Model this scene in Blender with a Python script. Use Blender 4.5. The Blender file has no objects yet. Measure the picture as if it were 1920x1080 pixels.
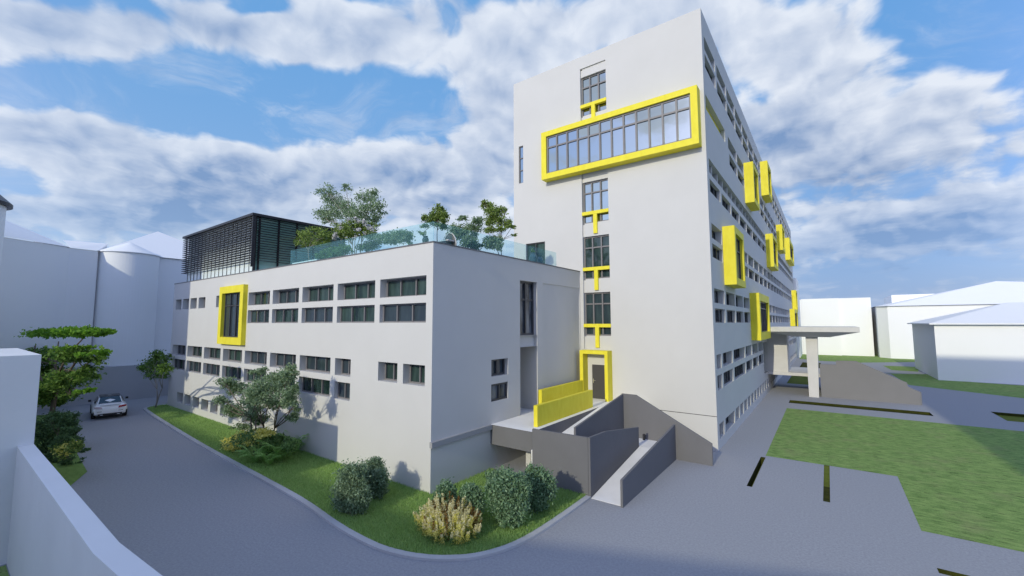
import bpy, math, random
import numpy as np
from mathutils import Vector, Matrix
random.seed(7); rng = np.random.default_rng(11)
S = bpy.context.scene
COL = S.collection
R_ = math.radians
V3 = lambda *a: Vector(a)

# ------------------------------------------------------------------ camera (metric frame: X = along lit facades, Y = away, Z up)
FPX, PITCH, YAW, ROLL, CAMZ = 800.76, .0814426, -.6344529, -.002164, 6.6
_c, _s = math.cos, math.sin
fw = V3(_s(YAW)*_c(PITCH), _c(YAW)*_c(PITCH), _s(PITCH))
r0 = V3(_c(YAW), -_s(YAW), 0); u0 = r0.cross(fw)
rt = _c(ROLL)*r0 + _s(ROLL)*u0; up = -_s(ROLL)*r0 + _c(ROLL)*u0
CAM = V3(0, 0, CAMZ)
cd = bpy.data.cameras.new('camera'); cam = bpy.data.objects.new('camera', cd); COL.objects.link(cam)
cd.sensor_width = 36; cd.lens = FPX*36/1920; cd.clip_end = 6000; cd.clip_start = .1
M = Matrix((rt, up, -fw)).transposed().to_4x4(); M.translation = CAM
cam.matrix_world = M; S.camera = cam

def ray(px, py): return rt*((px-960)/FPX) + up*((540-py)/FPX) + fw
def on_y(px, py, Y): d = ray(px, py); return CAM + d*(Y/d.y)
def on_g(px, py, z=0.0): d = ray(px, py); return CAM + d*((z-CAMZ)/d.z)
def at_d(px, py, D): d = ray(px, py); return CAM + d*(D/math.hypot(d.x, d.y))
def proj(p):
    v = Vector(p)-CAM; w = v.dot(fw)
    return (960+FPX*v.dot(rt)/w, 540-FPX*v.dot(up)/w) if w > .1 else None

# ------------------------------------------------------------------ helpers
class MB:
    def __init__(s): s.v = []; s.f = []; s.m = []; s.mats = []
    def mi(s, mat):
        if mat not in s.mats: s.mats.append(mat)
        return s.mats.index(mat)
    def face(s, pts, mat):
        n = len(s.v); s.v += [tuple(p) for p in pts]; s.f.append(tuple(range(n, n+len(pts)))); s.m.append(s.mi(mat))
    def box(s, x0, x1, y0, y1, z0, z1, mat, M=None, skip=''):
        P = [V3(x, y, z) for z in (z0, z1) for y in (y0, y1) for x in (x0, x1)]
        if M: P = [M @ p for p in P]
        F = dict(b=(0, 2, 3, 1), t=(4, 5, 7, 6), f=(0, 1, 5, 4), k=(2, 6, 7, 3), l=(0, 4, 6, 2), r=(1, 3, 7, 5))
        for k, q in F.items():
            if k not in skip: s.face([P[i] for i in q], mat)
    def prism(s, poly, z0, z1, mat, side=None, bottom=True):   # poly: CCW xy list
        s.face([(x, y, z1) for x, y in poly], mat)
        if bottom: s.face([(x, y, z0) for x, y in reversed(poly)], mat)
        n = len(poly)
        for i in range(n):
            a, b = poly[i], poly[(i+1) % n]
            s.face([(a[0], a[1], z0), (b[0], b[1], z0), (b[0], b[1], z1), (a[0], a[1], z1)], side or mat)
    def slab(s, poly, n, mat):    # poly: 3D list, extruded by vector n
        n = Vector(n); A = [Vector(p) for p in poly]; B = [p+n for p in A]
        s.face(A, mat); s.face(B[::-1], mat)
        for i in range(len(A)):
            j = (i+1) % len(A); s.face([A[j], A[i], B[i], B[j]], mat)
    def tube(s, pts, rad, mat, k=6, cap=True):
        pts = [Vector(p) for p in pts]
        if not hasattr(rad, '__len__'): rad = [rad]*len(pts)
        rings = []
        for i, p in enumerate(pts):
            d = (pts[min(i+1, len(pts)-1)]-pts[max(i-1, 0)]).normalized()
            a = d.cross(V3(0, 0, 1) if abs(d.z) < .9 else V3(1, 0, 0)).normalized(); b = d.cross(a)
            rings.append([p+(a*_c(t)+b*_s(t))*rad[i] for t in [2*math.pi*j/k for j in range(k)]])
        base = len(s.v)
        for r in rings: s.v += [tuple(q) for q in r]
        m = s.mi(mat)
        for i in range(len(rings)-1):
            for j in range(k):
                j2 = (j+1) % k
                s.f.append((base+i*k+j, base+i*k+j2, base+(i+1)*k+j2, base+(i+1)*k+j)); s.m.append(m)
        if cap:
            s.f.append(tuple(base+j for j in reversed(range(k)))); s.m.append(m)
            s.f.append(tuple(base+(len(rings)-1)*k+j for j in range(k))); s.m.append(m)
    def mesh(s, name, smooth=False):
        me = bpy.data.meshes.new(name); me.from_pydata(s.v, [], s.f)
        for m in s.mats: me.materials.append(m)
        me.polygons.foreach_set('material_index', s.m)
        if smooth: me.polygons.foreach_set('use_smooth', [True]*len(s.f))
        me.update(); return me
    def build(s, name, parent=None, smooth=False): return link(name, s.mesh(name, smooth), parent)

def link(name, me, parent=None, loc=None, rz=0):
    o = bpy.data.objects.new(name, me); COL.objects.link(o)
    if parent: o.parent = parent; o.matrix_parent_inverse = Matrix.Identity(4)
    if loc is not None: o.location = loc
    if rz: o.rotation_euler = (0, 0, rz)
    return o
def tag(o, label, cat, group=None):
    o['label'] = label; o['category'] = cat
    if group: o['group'] = group
    return o
def thing(name, label, cat, loc=(0, 0, 0), group=None):
    return tag(link(name, None, None, loc), label, cat, group)
def rel(o, parent):   # part was built in world coordinates
    o.parent = parent; o.location = -parent.location; return o
def struct(name, mb, **k):
    o = mb.build(name, **k); o['kind'] = 'structure'; return o

# ------------------------------------------------------------------ materials
def nodes(name):
    m = bpy.data.materials.new(name); m.use_nodes = True
    nt = m.node_tree; return m, nt, nt.nodes['Principled BSDF'], nt.nodes, nt.links
def rgb(c): return (c[0], c[1], c[2], 1)
def mix_col(N, L, fac, a, b):
    x = N.new('ShaderNodeMix'); x.data_type = 'RGBA'
    for inp, v in ((x.inputs[0], fac), (x.inputs[6], a), (x.inputs[7], b)):
        if hasattr(v, 'node'): L.new(v, inp)
        else: inp.default_value = v if not hasattr(v, '__len__') else rgb(v)
    return x.outputs[2]
def noise(N, L, scale, detail=4, rough=.55, vec=None, stretch=None, coord='Object'):
    n = N.new('ShaderNodeTexNoise'); n.inputs['Scale'].default_value = scale
    n.inputs['Detail'].default_value = detail; n.inputs['Roughness'].default_value = rough
    if vec is None:
        tc = N.new('ShaderNodeTexCoord'); vec = tc.outputs[coord]
    if stretch:
        mp = N.new('ShaderNodeMapping'); mp.inputs['Scale'].default_value = stretch; L.new(vec, mp.inputs[0]); vec = mp.outputs[0]
    L.new(vec, n.inputs['Vector']); return n.outputs['Fac']
def ramp(N, L, src, a, b, p0=0., p1=1.):
    r = N.new('ShaderNodeMapRange'); L.new(src, r.inputs[0])
    r.inputs[1].default_value = p0; r.inputs[2].default_value = p1; r.inputs[3].default_value = a; r.inputs[4].default_value = b
    return r.outputs[0]
def bump(N, L, src, st, dist=.02):
    b = N.new('ShaderNodeBump'); b.inputs['Strength'].default_value = st; b.inputs['Distance'].default_value = dist
    L.new(src, b.inputs['Height']); return b.outputs[0]

def plaster(name, c, var=.06, rough=.85, scale=.5, grain=60, bst=.12):
    m, nt, P, N, L = nodes(name)
    g = N.new('ShaderNodeNewGeometry')
    big = noise(N, L, scale, 5, .6, g.outputs['Position']); fine = noise(N, L, grain, 2, .6, g.outputs['Position'])
    streak = noise(N, L, 1.2, 4, .6, g.outputs['Position'], (1, 1, .12))
    d = tuple(max(0, x*(1-var*1.6)) for x in c); l = tuple(min(1, x*(1+var)) for x in c)
    k = mix_col(N, L, ramp(N, L, big, 0, 1, .3, .7), d, l)
    k2 = mix_col(N, L, ramp(N, L, streak, 0, .35, .55, .8), k, d)
    L.new(k2, P.inputs['Base Color']); P.inputs['Roughness'].default_value = rough
    P.inputs['Specular IOR Level'].default_value = .25
    L.new(bump(N, L, fine, bst, .01), P.inputs['Normal']); return m
WHITE = plaster('white_render', (.62, .61, .595), .015)
MASS = plaster('massing_white', (.90, .90, .90), .012, scale=.15, bst=.05)
WALLM = plaster('boundary_white', (.80, .80, .80), .03)
GREYW = plaster('grey_ramp_wall', (.170, .168, .178), .05)
FLOORW = plaster('white_concrete', (.90, .885, .875), .06)
CONC = plaster('canopy_concrete', (.67, .655, .645), .06)
COPING = plaster('coping_metal', (.16, .16, .17), .05, .5)
GREYB = plaster('grey_band', (.36, .36, .37), .04)
KERB = plaster('kerb_stone', (.52, .52, .53), .10, grain=25, bst=.3)

def yellow():
    m, nt, P, N, L = nodes('yellow_cladding')
    g = N.new('ShaderNodeNewGeometry')
    n = noise(N, L, 3.5, 4, .6, g.outputs['Position'], (1, 1, .4))
    L.new(mix_col(N, L, ramp(N, L, n, 0, 1, .35, .7), (.79, .68, .035), (.86, .76, .06)), P.inputs['Base Color'])
    P.inputs['Roughness'].default_value = .6; P.inputs['Specular IOR Level'].default_value = .3
    L.new(bump(N, L, noise(N, L, 40, 2, .5, g.outputs['Position']), .08, .01), P.inputs['Normal']); return m
YEL = yellow()

def flat(name, c, rough=.5, metal=0., spec=.5):
    m, nt, P, N, L = nodes(name)
    n = noise(N, L, 6, 3)
    L.new(mix_col(N, L, n, tuple(x*.88 for x in c), tuple(min(1, x*1.1) for x in c)), P.inputs['Base Color'])
    P.inputs['Roughness'].default_value = rough; P.inputs['Metallic'].default_value = metal
    P.inputs['Specular IOR Level'].default_value = spec; return m
FRAME = flat('window_frame_grey', (.20, .19, .195), .45)
FRAMED = flat('window_frame_dark', (.06, .06, .068), .45)
DOORM = flat('door_grey', (.045, .043, .045), .5)
CHROME = flat('brushed_steel', (.75, .75, .75), .25, 1.)
DARK = flat('dark_metal', (.022, .021, .026), .5)

def glass_dark(name, a, b, ior=1.5, rough=.03, alt=None):
    m, nt, P, N, L = nodes(name)
    oi = N.new('ShaderNodeObjectInfo'); tc = N.new('ShaderNodeTexCoord')
    add = N.new('ShaderNodeVectorMath'); add.operation = 'ADD'
    L.new(tc.outputs['Object'], add.inputs[0])
    sc = N.new('ShaderNodeVectorMath'); sc.operation = 'SCALE'; L.new(oi.outputs['Location'], sc.inputs[0]); sc.inputs[3].default_value = .37
    L.new(sc.outputs[0], add.inputs[1])
    n = noise(N, L, 1.6, 3, .6, add.outputs[0], (1.2, 1, .25))
    k = mix_col(N, L, ramp(N, L, n, 0, 1, .38, .66), a, b)
    if alt: k = mix_col(N, L, ramp(N, L, oi.outputs['Random'], 0, .7, .45, .75), k, alt)
    L.new(k, P.inputs['Base Color'])
    P.inputs['Roughness'].default_value = rough; P.inputs['IOR'].default_value = ior; return m
GGREEN = glass_dark('green_glazing', (.010, .024, .024), (.055, .095, .085), alt=(.045, .06, .085))
GSIDE = glass_dark('side_glazing', (.012, .018, .028), (.22, .24, .27), 1.55)
def glass_sky():
    m, nt, P, N, L = nodes('mirror_glazing')
    P.inputs['Base Color'].default_value = (.40, .445, .42, 1); P.inputs['Metallic'].default_value = 1; P.inputs['Roughness'].default_value = .02
    tc = N.new('ShaderNodeTexCoord')
    L.new(bump(N, L, noise(N, L, .9, 2, .5, tc.outputs['Object']), .06, .05), P.inputs['Normal']); return m
GSKY = glass_sky()
PALE = flat('pale_pane', (.78, .86, .85), .06)
PAVG = flat('pavilion_glazing', (.36, .62, .54), .08)
def balus():
    m, nt, P, N, L = nodes('cyan_balustrade_glass')
    tr = N.new('ShaderNodeBsdfTransparent'); tr.inputs[0].default_value = (.88, .97, .98, 1)
    P.inputs['Base Color'].default_value = (.34, .66, .74, 1); P.inputs['Roughness'].default_value = .03
    mx = N.new('ShaderNodeMixShader'); mx.inputs[0].default_value = .08
    L.new(tr.outputs[0], mx.inputs[1]); L.new(P.outputs[0], mx.inputs[2])
    L.new(mx.outputs[0], N['Material Output'].inputs[0]); return m
BALUS = balus()

def asphalt():
    m, nt, P, N, L = nodes('asphalt')
    g = N.new('ShaderNodeNewGeometry'); p = g.outputs['Position']
    fine = noise(N, L, 14, 5, .85, p); mid = noise(N, L, .35, 5, .6, p); vf = noise(N, L, 45, 2, .6, p)
    k = mix_col(N, L, ramp(N, L, fine, 0, 1, .3, .72), (.26, .265, .285), (.45, .455, .48))
    k = mix_col(N, L, ramp(N, L, mid, 0, .5, .4, .75), k, (.345, .35, .37))
    L.new(k, P.inputs['Base Color']); P.inputs['Roughness'].default_value = .9; P.inputs['Specular IOR Level'].default_value = .2
    L.new(bump(N, L, vf, .35, .015), P.inputs['Normal']); return m
ASPH = asphalt()
def grassm(name, a, b, c, sc=3., dash=True):
    m, nt, P, N, L = nodes(name)
    g = N.new('ShaderNodeNewGeometry'); p = g.outputs['Position']
    n1 = noise(N, L, sc, 5, .65, p, (.6, 1.6, 1)); n2 = noise(N, L, .7, 5, .65, p); n3 = noise(N, L, 26, 3, .7, p)
    k = mix_col(N, L, ramp(N, L, n1, 0, 1, .34, .68), a, b)
    k = mix_col(N, L, ramp(N, L, n3, 0, .75, .45, .8), k, tuple(x*1.35 for x in b))
    k = mix_col(N, L, ramp(N, L, n2, 0, .55, .52, .72), k, c)
    if dash:
        n4 = noise(N, L, 3.0, 4, .75, p, (.7, 3.2, 1))
        k = mix_col(N, L, ramp(N, L, n4, 0, .9, .57, .64), k, tuple(x*.33 for x in a))
    L.new(k, P.inputs['Base Color']); P.inputs['Roughness'].default_value = .95; P.inputs['Specular IOR Level'].default_value = .1
    L.new(bump(N, L, noise(N, L, 30, 4, .7, p), .6, .05), P.inputs['Normal']); return m
LAWN = grassm('lawn_texture', (.12, .225, .055), (.32, .44, .135), (.32, .31, .15))
TURF = grassm('turf_base', (.17, .27, .07), (.24, .36, .10), (.20, .28, .08), dash=False)
BED = grassm('dark_bed_shade', (.030, .036, .008), (.06, .066, .012), (.03, .03, .01), dash=False)  # darkness of the sunken slots, shade put into the colour
BEDG = grassm('trench_grass', (.12, .15, .022), (.17, .20, .035), (.10, .11, .02), dash=False)

def leaf(name, a, b, trans=.35, rough=.6):
    m, nt, P, N, L = nodes(name)
    g = N.new('ShaderNodeNewGeometry')
    k = mix_col(N, L, g.outputs['Random Per Island'], a, b)
    L.new(k, P.inputs['Base Color']); P.inputs['Roughness'].default_value = rough; P.inputs['Specular IOR Level'].default_value = .3
    t = N.new('ShaderNodeBsdfTranslucent'); L.new(k, t.inputs[0])
    mx = N.new('ShaderNodeMixShader'); mx.inputs[0].default_value = trans
    L.new(P.outputs[0], mx.inputs[1]); L.new(t.outputs[0], mx.inputs[2]); L.new(mx.outputs[0], N['Material Output'].inputs[0]); return m
L_GREY = leaf('leaf_grey_green', (.12, .20, .085), (.42, .54, .33), .42)
L_DARK = leaf('leaf_dark_green', (.045, .10, .035), (.15, .25, .10))
L_BRIGHT = leaf('leaf_sunlit_green', (.10, .24, .02), (.26, .48, .05), .5)  # sunlight on the street tree's top put into brighter leaves
L_OLIVE = leaf('leaf_olive', (.10, .165, .03), (.33, .44, .11))
L_STREET = leaf('leaf_street_tree', (.06, .14, .025), (.24, .38, .07), .42)
L_MID = leaf('leaf_mid_green', (.09, .19, .05), (.27, .42, .15))
L_FERN = leaf('leaf_fern', (.24, .48, .11), (.52, .74, .26), .5)
L_YEL = leaf('flower_yellow', (.66, .60, .10), (.92, .88, .32), .4)
L_CREAM = leaf('flower_cream', (.72, .66, .34), (.93, .88, .58), .4)
L_RUST = leaf('leaf_rust', (.16, .08, .02), (.30, .18, .05), .3)
L_WHITEF = leaf('flower_white', (.62, .60, .58), (.82, .80, .78), .3)
L_BUSH = leaf('leaf_bush_grey', (.10, .17, .085), (.36, .48, .30))
L_BUSH2 = leaf('leaf_bush_blue', (.08, .17, .075), (.33, .48, .28), .3, .5)
L_GRASS = leaf('grass_blade', (.27, .45, .12), (.50, .68, .25), .45)
BARK = plaster('bark', (.13, .10, .075), .2, grain=30, bst=.5)
BARKP = plaster('bark_pale', (.34, .31, .27), .15, grain=30, bst=.4)

# ------------------------------------------------------------------ facades with recessed openings
def facade(mb, O, U, N, W, H, ops, mat, cuts_u=(), cuts_v=()):
    """wall face in the plane O + u*U + v*Z, outward N; ops: (u0,u1,v0,v1,depth[,back material])"""
    O = Vector(O); U = Vector(U); N = Vector(N); Z = V3(0, 0, 1)
    us = sorted({0., W, *cuts_u, *[o[0] for o in ops], *[o[1] for o in ops]})
    vs = sorted({0., H, *cuts_v, *[o[2] for o in ops], *[o[3] for o in ops]})
    us = [u for u in us if 0 <= u <= W]; vs = [v for v in vs if 0 <= v <= H]
    pt = lambda u, v, d=0: O + U*u + Z*v - N*d
    idx = {}
    def vid(u, v):
        if (u, v) not in idx: idx[(u, v)] = len(mb.v); mb.v.append(tuple(pt(u, v)))
        return idx[(u, v)]
    m = mb.mi(mat)
    for i in range(len(us)-1):
        cu = (us[i]+us[i+1])/2
        col = [o for o in ops if o[0] < cu < o[1]]
        for j in range(len(vs)-1):
            cv = (vs[j]+vs[j+1])/2
            if any(o[2] < cv < o[3] for o in col): continue
            mb.f.append((vid(us[i], vs[j]), vid(us[i+1], vs[j]), vid(us[i+1], vs[j+1]), vid(us[i], vs[j+1]))); mb.m.append(m)
    for o in ops:
        a, b, c, d, dep = o[:5]; bm = o[5] if len(o) > 5 else mat
        A = [pt(a, c), pt(b, c), pt(b, d), pt(a, d)]; B = [pt(a, c, dep), pt(b, c, dep), pt(b, d, dep), pt(a, d, dep)]
        for q in range(4):
            r = (q+1) % 4; mb.face([A[r], A[q], B[q], B[r]], mat)
        if bm is not None: mb.face(B, bm)

_wm = {}
def window_meshes(w, h, cols, transoms, ft, md, frame, glass, base=.0):
    """frame + pane meshes, local X along width, Z up, -Y outward; y=0 is the back plane"""
    key = (round(w, 2), round(h, 2), cols, tuple(transoms), ft, md, frame.name, glass.name)
    if key in _wm: return _wm[key]
    f = MB(); d0, d1 = -md, -.012
    f.box(0, w, d0, d1, 0, ft, frame); f.box(0, w, d0, d1, h-ft, h, frame)
    f.box(0, ft, d0, d1, ft, h-ft, frame); f.box(w-ft, w, d0, d1, ft, h-ft, frame)
    for i in range(1, cols):
        x = w*i/cols; f.box(x-ft/2, x+ft/2, d0-.03, d1, ft, h-ft, frame)
    for t in transoms:
        for i in range(cols):
            x0 = w*i/cols+(ft/2 if i else ft); x1 = w*(i+1)/cols-(ft/2 if i < cols-1 else ft)
            f.box(x0, x1, d0-.015, d1, t-ft/2, t+ft/2, frame)
    p = MB()
    ts = [ft]+list(transoms)+[h-ft]
    for i in range(cols):
        x0 = w*i/cols; x1 = w*(i+1)/cols
        a = random.uniform(-.004, .004)
        p.face([(x0+.001, -.03+a, ft*.5), (x1-.001, -.03-a, ft*.5), (x1-.001, -.03-a, h-ft*.5), (x0+.001, -.03+a, h-ft*.5)], glass)
    _wm[key] = (f.mesh('window'), p.mesh('pane')); return _wm[key]
class Win:   # collects window requests for a building, so only the largest 100 become separate parts
    def __init__(s, parent): s.p = parent; s.req = []
    def add(s, O, rz, w, h, cols, transoms=(), ft=.06, md=.08, frame=None, glass=None):
        O = Vector(O); U = V3(_c(rz), _s(rz), 0)
        q = [proj(x) for x in (O, O+U*w, O+U*w+V3(0, 0, h), O+V3(0, 0, h))]
        ar = 0
        if all(q): ar = abs(sum(q[i][0]*q[(i+1) % 4][1]-q[(i+1) % 4][0]*q[i][1] for i in range(4)))/2
        s.req.append((ar, O, rz, w, h, cols, tuple(transoms), ft, md, frame or FRAME, glass or GGREEN))
    def flush(s, n=96):
        s.req.sort(key=lambda r: -r[0]); L = s.p.location
        for r in s.req[:n]:
            f, p = window_meshes(*r[3:])
            o = link('window', f, s.p, r[1]-L, r[2]); link('pane', p, o)
        rest = s.req[n:]
        if rest:
            mb = MB()
            for r in rest:
                for me in window_meshes(*r[3:]):
                    Mx = Matrix.Translation(r[1]) @ Matrix.Rotation(r[2], 4, 'Z')
                    vs = [Mx @ v.co for v in me.vertices]
                    for pl in me.polygons: mb.face([vs[i] for i in pl.vertices], me.materials[pl.material_index])
            o = rel(mb.build('small_windows'), s.p); o['kind'] = 'stuff'

XT, YT, HT = -4.83, 24.367, 24.1       # tower corner and height
YW, XW, HW = 11.76, -12.56, 9.83       # wing corner and height
DK = 2.0                               # entrance deck level
HALF = math.pi/2

# ================================================================== TOWER
tower = thing('tower_building', 'tall white slab block with yellow framed windows and a large yellow picture window', 'building', (XT, YT, 0))
tw = MB(); twin = Win(tower)
boxes = [  # y0, y1, z0, z1 of the yellow boxes on the right face
    (38.05, 45.1, 5.2, 8.9), (27.95, 31.5, 8.83, 12.36), (38.2, 41.5, 16.15, 19.45), (50.1, 53.7, 19.65, 23.25),
    (51.75, 56.75, 12.4, 15.9), (65.3, 69.3, 16.02, 19.4), (79.3, 89.2, 16.4, 19.9), (89.2, 93.0, 8.45, 12.2), (82.5, 91.0, 5.3, 8.75)]
YEND = 97.0
ops = []
def bay(y0, y1, z0, z1, d, cols, glass=GSIDE, ft=.06):
    for b in boxes:
        if y0 < b[1]+.05 and y1 > b[0]-.05 and z0 < b[3]+.05 and z1 > b[2]-.05:
            if y0 < b[0]-.9: y1 = b[0]-.1
            elif y1 > b[1]+.9: y0 = b[1]+.1
            else: return
    ops.append((y0-YT, y1-YT, z0, z1, d))
    twin.add((XT-d, y0, z0), HALF, y1-y0, z1-z0, max(2, min(cols, round((y1-y0)/.95))), (), ft, .09, FRAMED, glass)
PIT = 3.37
full = [(24.92, 27.75), (28.28, 31.28), (31.65, 34.68)] + [(35.03+PIT*k, 38.13+PIT*k) for k in range(18)]
half = [29.9+1.677*k for k in range(39)]
# storey 0: small basement windows
for y0, y1 in [(24.86, 26.1), (26.56, 29.4)]+[(h, h+1.25) for h in half]: bay(y0, y1, .51, 1.27, .45, 3)
# storey 1
s1 = [(24.86, 26.1), (26.55, 29.52), (30.04, 34.52), (34.95, 37.95), (38.4, 41.4), (41.88, 45.0)]
for y0, y1 in s1: bay(y0, y1, 4.1, 4.87, .45, 5); bay(y0, y1, 3.0, 3.78, .28, 5)
bay(45.28, 48.4, 1.9, 4.75, .4, 3)
for y0, y1 in full:
    if y0 > 54: bay(y0, y1, 4.1, 4.87, .45, 3); bay(y0, y1, 3.0, 3.78, .28, 3)
for y0, y1 in full:
    bay(y0, y1, 7.66, 8.45, .45, 3); bay(y0, y1, 6.58, 7.36, .28, 3)                     # storey 2
    bay(y0, y1, 11.2, 12.02, .45, 3); bay(y0, y1, 10.14, 10.9, .28, 3)                   # storey 3
    bay(y0, y1, 13.78, 14.5, .28, 4)                                                     # storey 4 lower
    if y0 > 31: bay(y0-.3 if y0 < 32 else y0, y1, 18.4, 19.22, .45, 3); bay(y0, y1, 17.32, 18.08, .28, 3)   # storey 5
    bay(y0, y1, 22.0, 22.78, .45, 3); bay(y0, y1, 20.92, 21.72, .28, 3)                  # storey 6
# storey 4 upper: continuous recessed band with set back fins, stopped by the yellow box
for a, b in ((24.92, 51.65), (56.85, 94.)):
    ops.append((a-YT, b-YT, 14.85, 15.66, .45)); y = a
    while y < b-.5:
        e = min(y+1.6, b); twin.add((XT-.45, y+.02, 14.87), HALF, e-y-.2, .77, 2, (), .06, .06, FRAMED, GSIDE)
        if e < b-.3: tw.box(XT-.449, XT-.16, e-.16, e, 14.853, 15.657, WHITE)
        y += 1.6
NZ0, NZ1 = 18.4, 19.25      # corner notch through which the yellow band shows
ops.append((0.0, 30.3-YT, NZ0, NZ1, .34, None))
facade(tw, (XT, YT, 0), (0, 1, 0), (1, 0, 0), YEND-YT, HT, ops, WHITE)
tw.face([(XT-.34, YT, NZ0), (XT-.34, 30.3, NZ0), (XT-.34, 30.3, NZ1), (XT-.34, YT, NZ1)], WHITE)
yb = MB(); yb.box(XT-.335, XT-.27, YT+.002, 30.28, NZ0+.03, NZ1-.005, YEL); rel(yb.build('yellow_band'), tower)
# lit gable face
X0 = -17.75; W = XT-X0
lo = []
U = lambda x: x-X0
SX0, SX1 = -12.33, -10.53
lo.append((U(SX0), U(SX1), 4.96, 16.25, .3)); lo.append((U(SX0), U(SX1), 19.30, 23.27, .3))
lo.append((U(-17.3), U(-16.92), 16.53, 19.26, .15)); twin.add((-17.3, YT+.15, 16.53), 0, .38, 2.73, 1, (.95, 1.85), .05, .08, FRAME, GSKY)
lo.append((U(-16.72), U(-15.15), 9.86, 12.1, .2))
lo.append((U(-11.8), U(-10.96), DK, 4.04, .12))
lo.append((U(-5.05), W, NZ0, NZ1, .34, None))
facade(tw, (X0, YT, 0), (1, 0, 0), (0, -1, 0), W, HT, lo, WHITE)
for z0, z1 in ((8.48, 9.34), (12.05, 12.91), (15.6, 16.247), (4.963, 5.8), (22.7, 23.267), (19.303, 20.04)):
    tw.box(SX0+.12, SX1-.002, YT+.08, YT+.297, z0, z1, WHITE)
    tw.box(SX0+.003, SX0+.12, YT+.11, YT+.297, z0+.001, z1-.06, WHITE)
for z0, z1, g in ((5.8, 8.48, GGREEN), (9.34, 12.05, GGREEN), (12.91, 15.6, GSKY), (20.04, 22.7, GSKY)):
    twin.add((SX0, YT+.3, z0), 0, SX1-SX0, z1-z0, 3, ((z1-z0)*.735, .62), .085, .09, FRAME, g)
    t = MB(); b = z0+.62-.1
    t.box(SX0-.005, SX1+.005, YT-.035, YT+.2, b, b+.21, YEL); t.box(-11.56, -11.31, YT-.03, YT+.2, z0-.72 if z0 < 20 else z0-.66, b, YEL)
    rel(t.build('yellow_tee_bar'), tower)
# other tower faces, roof
tw.face([(X0, YT, 0), (X0, YEND, 0), (X0, YEND, HT), (X0, YT, HT)], WHITE)
tw.face([(X0, YEND, 0), (XT, YEND, 0), (XT, YEND, HT), (X0, YEND, HT)], WHITE)
rel(tw.build('wall'), tower)
rf = MB(); rf.box(X0+.3, XT-.3, YT+.3, YEND-.3, HT-.5, HT-.3, GREYB)
rf.face([(X0, YT, HT), (XT, YT, HT), (XT-.3, YT+.3, HT), (X0+.3, YT+.3, HT)], WHITE); rf.face([(XT, YT, HT), (XT, YEND, HT), (XT-.3, YEND-.3, HT), (XT-.3, YT+.3, HT)], WHITE)
rel(rf.build('roof'), tower)
jt = MB(); jt.box(-8.2, XT+.004, YT-.004, YT+.02, 1.735, 1.765, DARK); rel(jt.build('movement_joint'), tower)
# yellow picture window on the gable
def frame_ring(mb, x0, x1, z0, z1, y0, y1, tx0, tx1, tz0, tz1, mat, M=None):
    P = lambda x, y, z: (M @ V3(x, y, z)) if M else V3(x, y, z)
    o = [(x0, z0), (x1, z0), (x1, z1), (x0, z1)]; i = [(x0+tx0, z0+tz0), (x1-tx1, z0+tz0), (x1-tx1, z1-tz1), (x0+tx0, z1-tz1)]
    for k in range(4):
        j = (k+1) % 4
        mb.face([P(o[k][0], y0, o[k][1]), P(o[j][0], y0, o[j][1]), P(i[j][0], y0, i[j][1]), P(i[k][0], y0, i[k][1])], mat)
        mb.face([P(o[k][0], y0, o[k][1]), P(o[k][0], y1, o[k][1]), P(o[j][0], y1, o[j][1]), P(o[j][0], y0, o[j][1])], mat)
        mb.face([P(i[k][0], y0, i[k][1]), P(i[j][0], y0, i[j][1]), P(i[j][0], y1, i[j][1]), P(i[k][0], y1, i[k][1])], mat)
bw = MB(); BX0, BX1, BZ0, BZ1 = -14.98, -5.04, 16.15, 19.4
frame_ring(bw, BX0, BX1, BZ0, BZ1, YT-.66, YT+.0, .38, .36, .36, .34, YEL)
bwo = rel(bw.build('yellow_picture_window'), tower)
w_, h_ = BX1-BX0-.74, BZ1-BZ0-.70
f, p = window_meshes(w_, h_, 12, (h_*.70,), .10, .08, FRAME, GSKY)
o = link('glazing_frame', f, bwo, V3(BX0+.38, YT-.46, BZ0+.36)); link('pane', p, o)
tower_loc = tower.location.copy()
o.parent = bwo
# yellow boxes on the shaded face
def ybox(parent, M, w, h, dep, cols, tr, glass, t=.42):
    mb = MB(); frame_ring(mb, 0, w, 0, h, -dep, 0, t, t, t, t, YEL, M); b = rel(mb.build('yellow_window_box'), parent)
    f, p = window_meshes(w-2*t, h-2*t, cols, (tr,), .07, .08, FRAMED, glass)
    o = link('glazing_frame', f, b); o.matrix_local = M @ Matrix.Translation((t, -dep+.28, t)); link('pane', p, o)
for y0, y1, z0, z1 in boxes:
    Mx = Matrix.Translation((XT, y0, z0)) @ Matrix.Rotation(HALF, 4, 'Z')
    ybox(tower, Mx, y1-y0, z1-z0, .66, max(2, round((y1-y0-.84)/1.2)), (z1-z0-.84)*.68, GSIDE, .42 if y1-y0 < 6 else .6)
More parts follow.
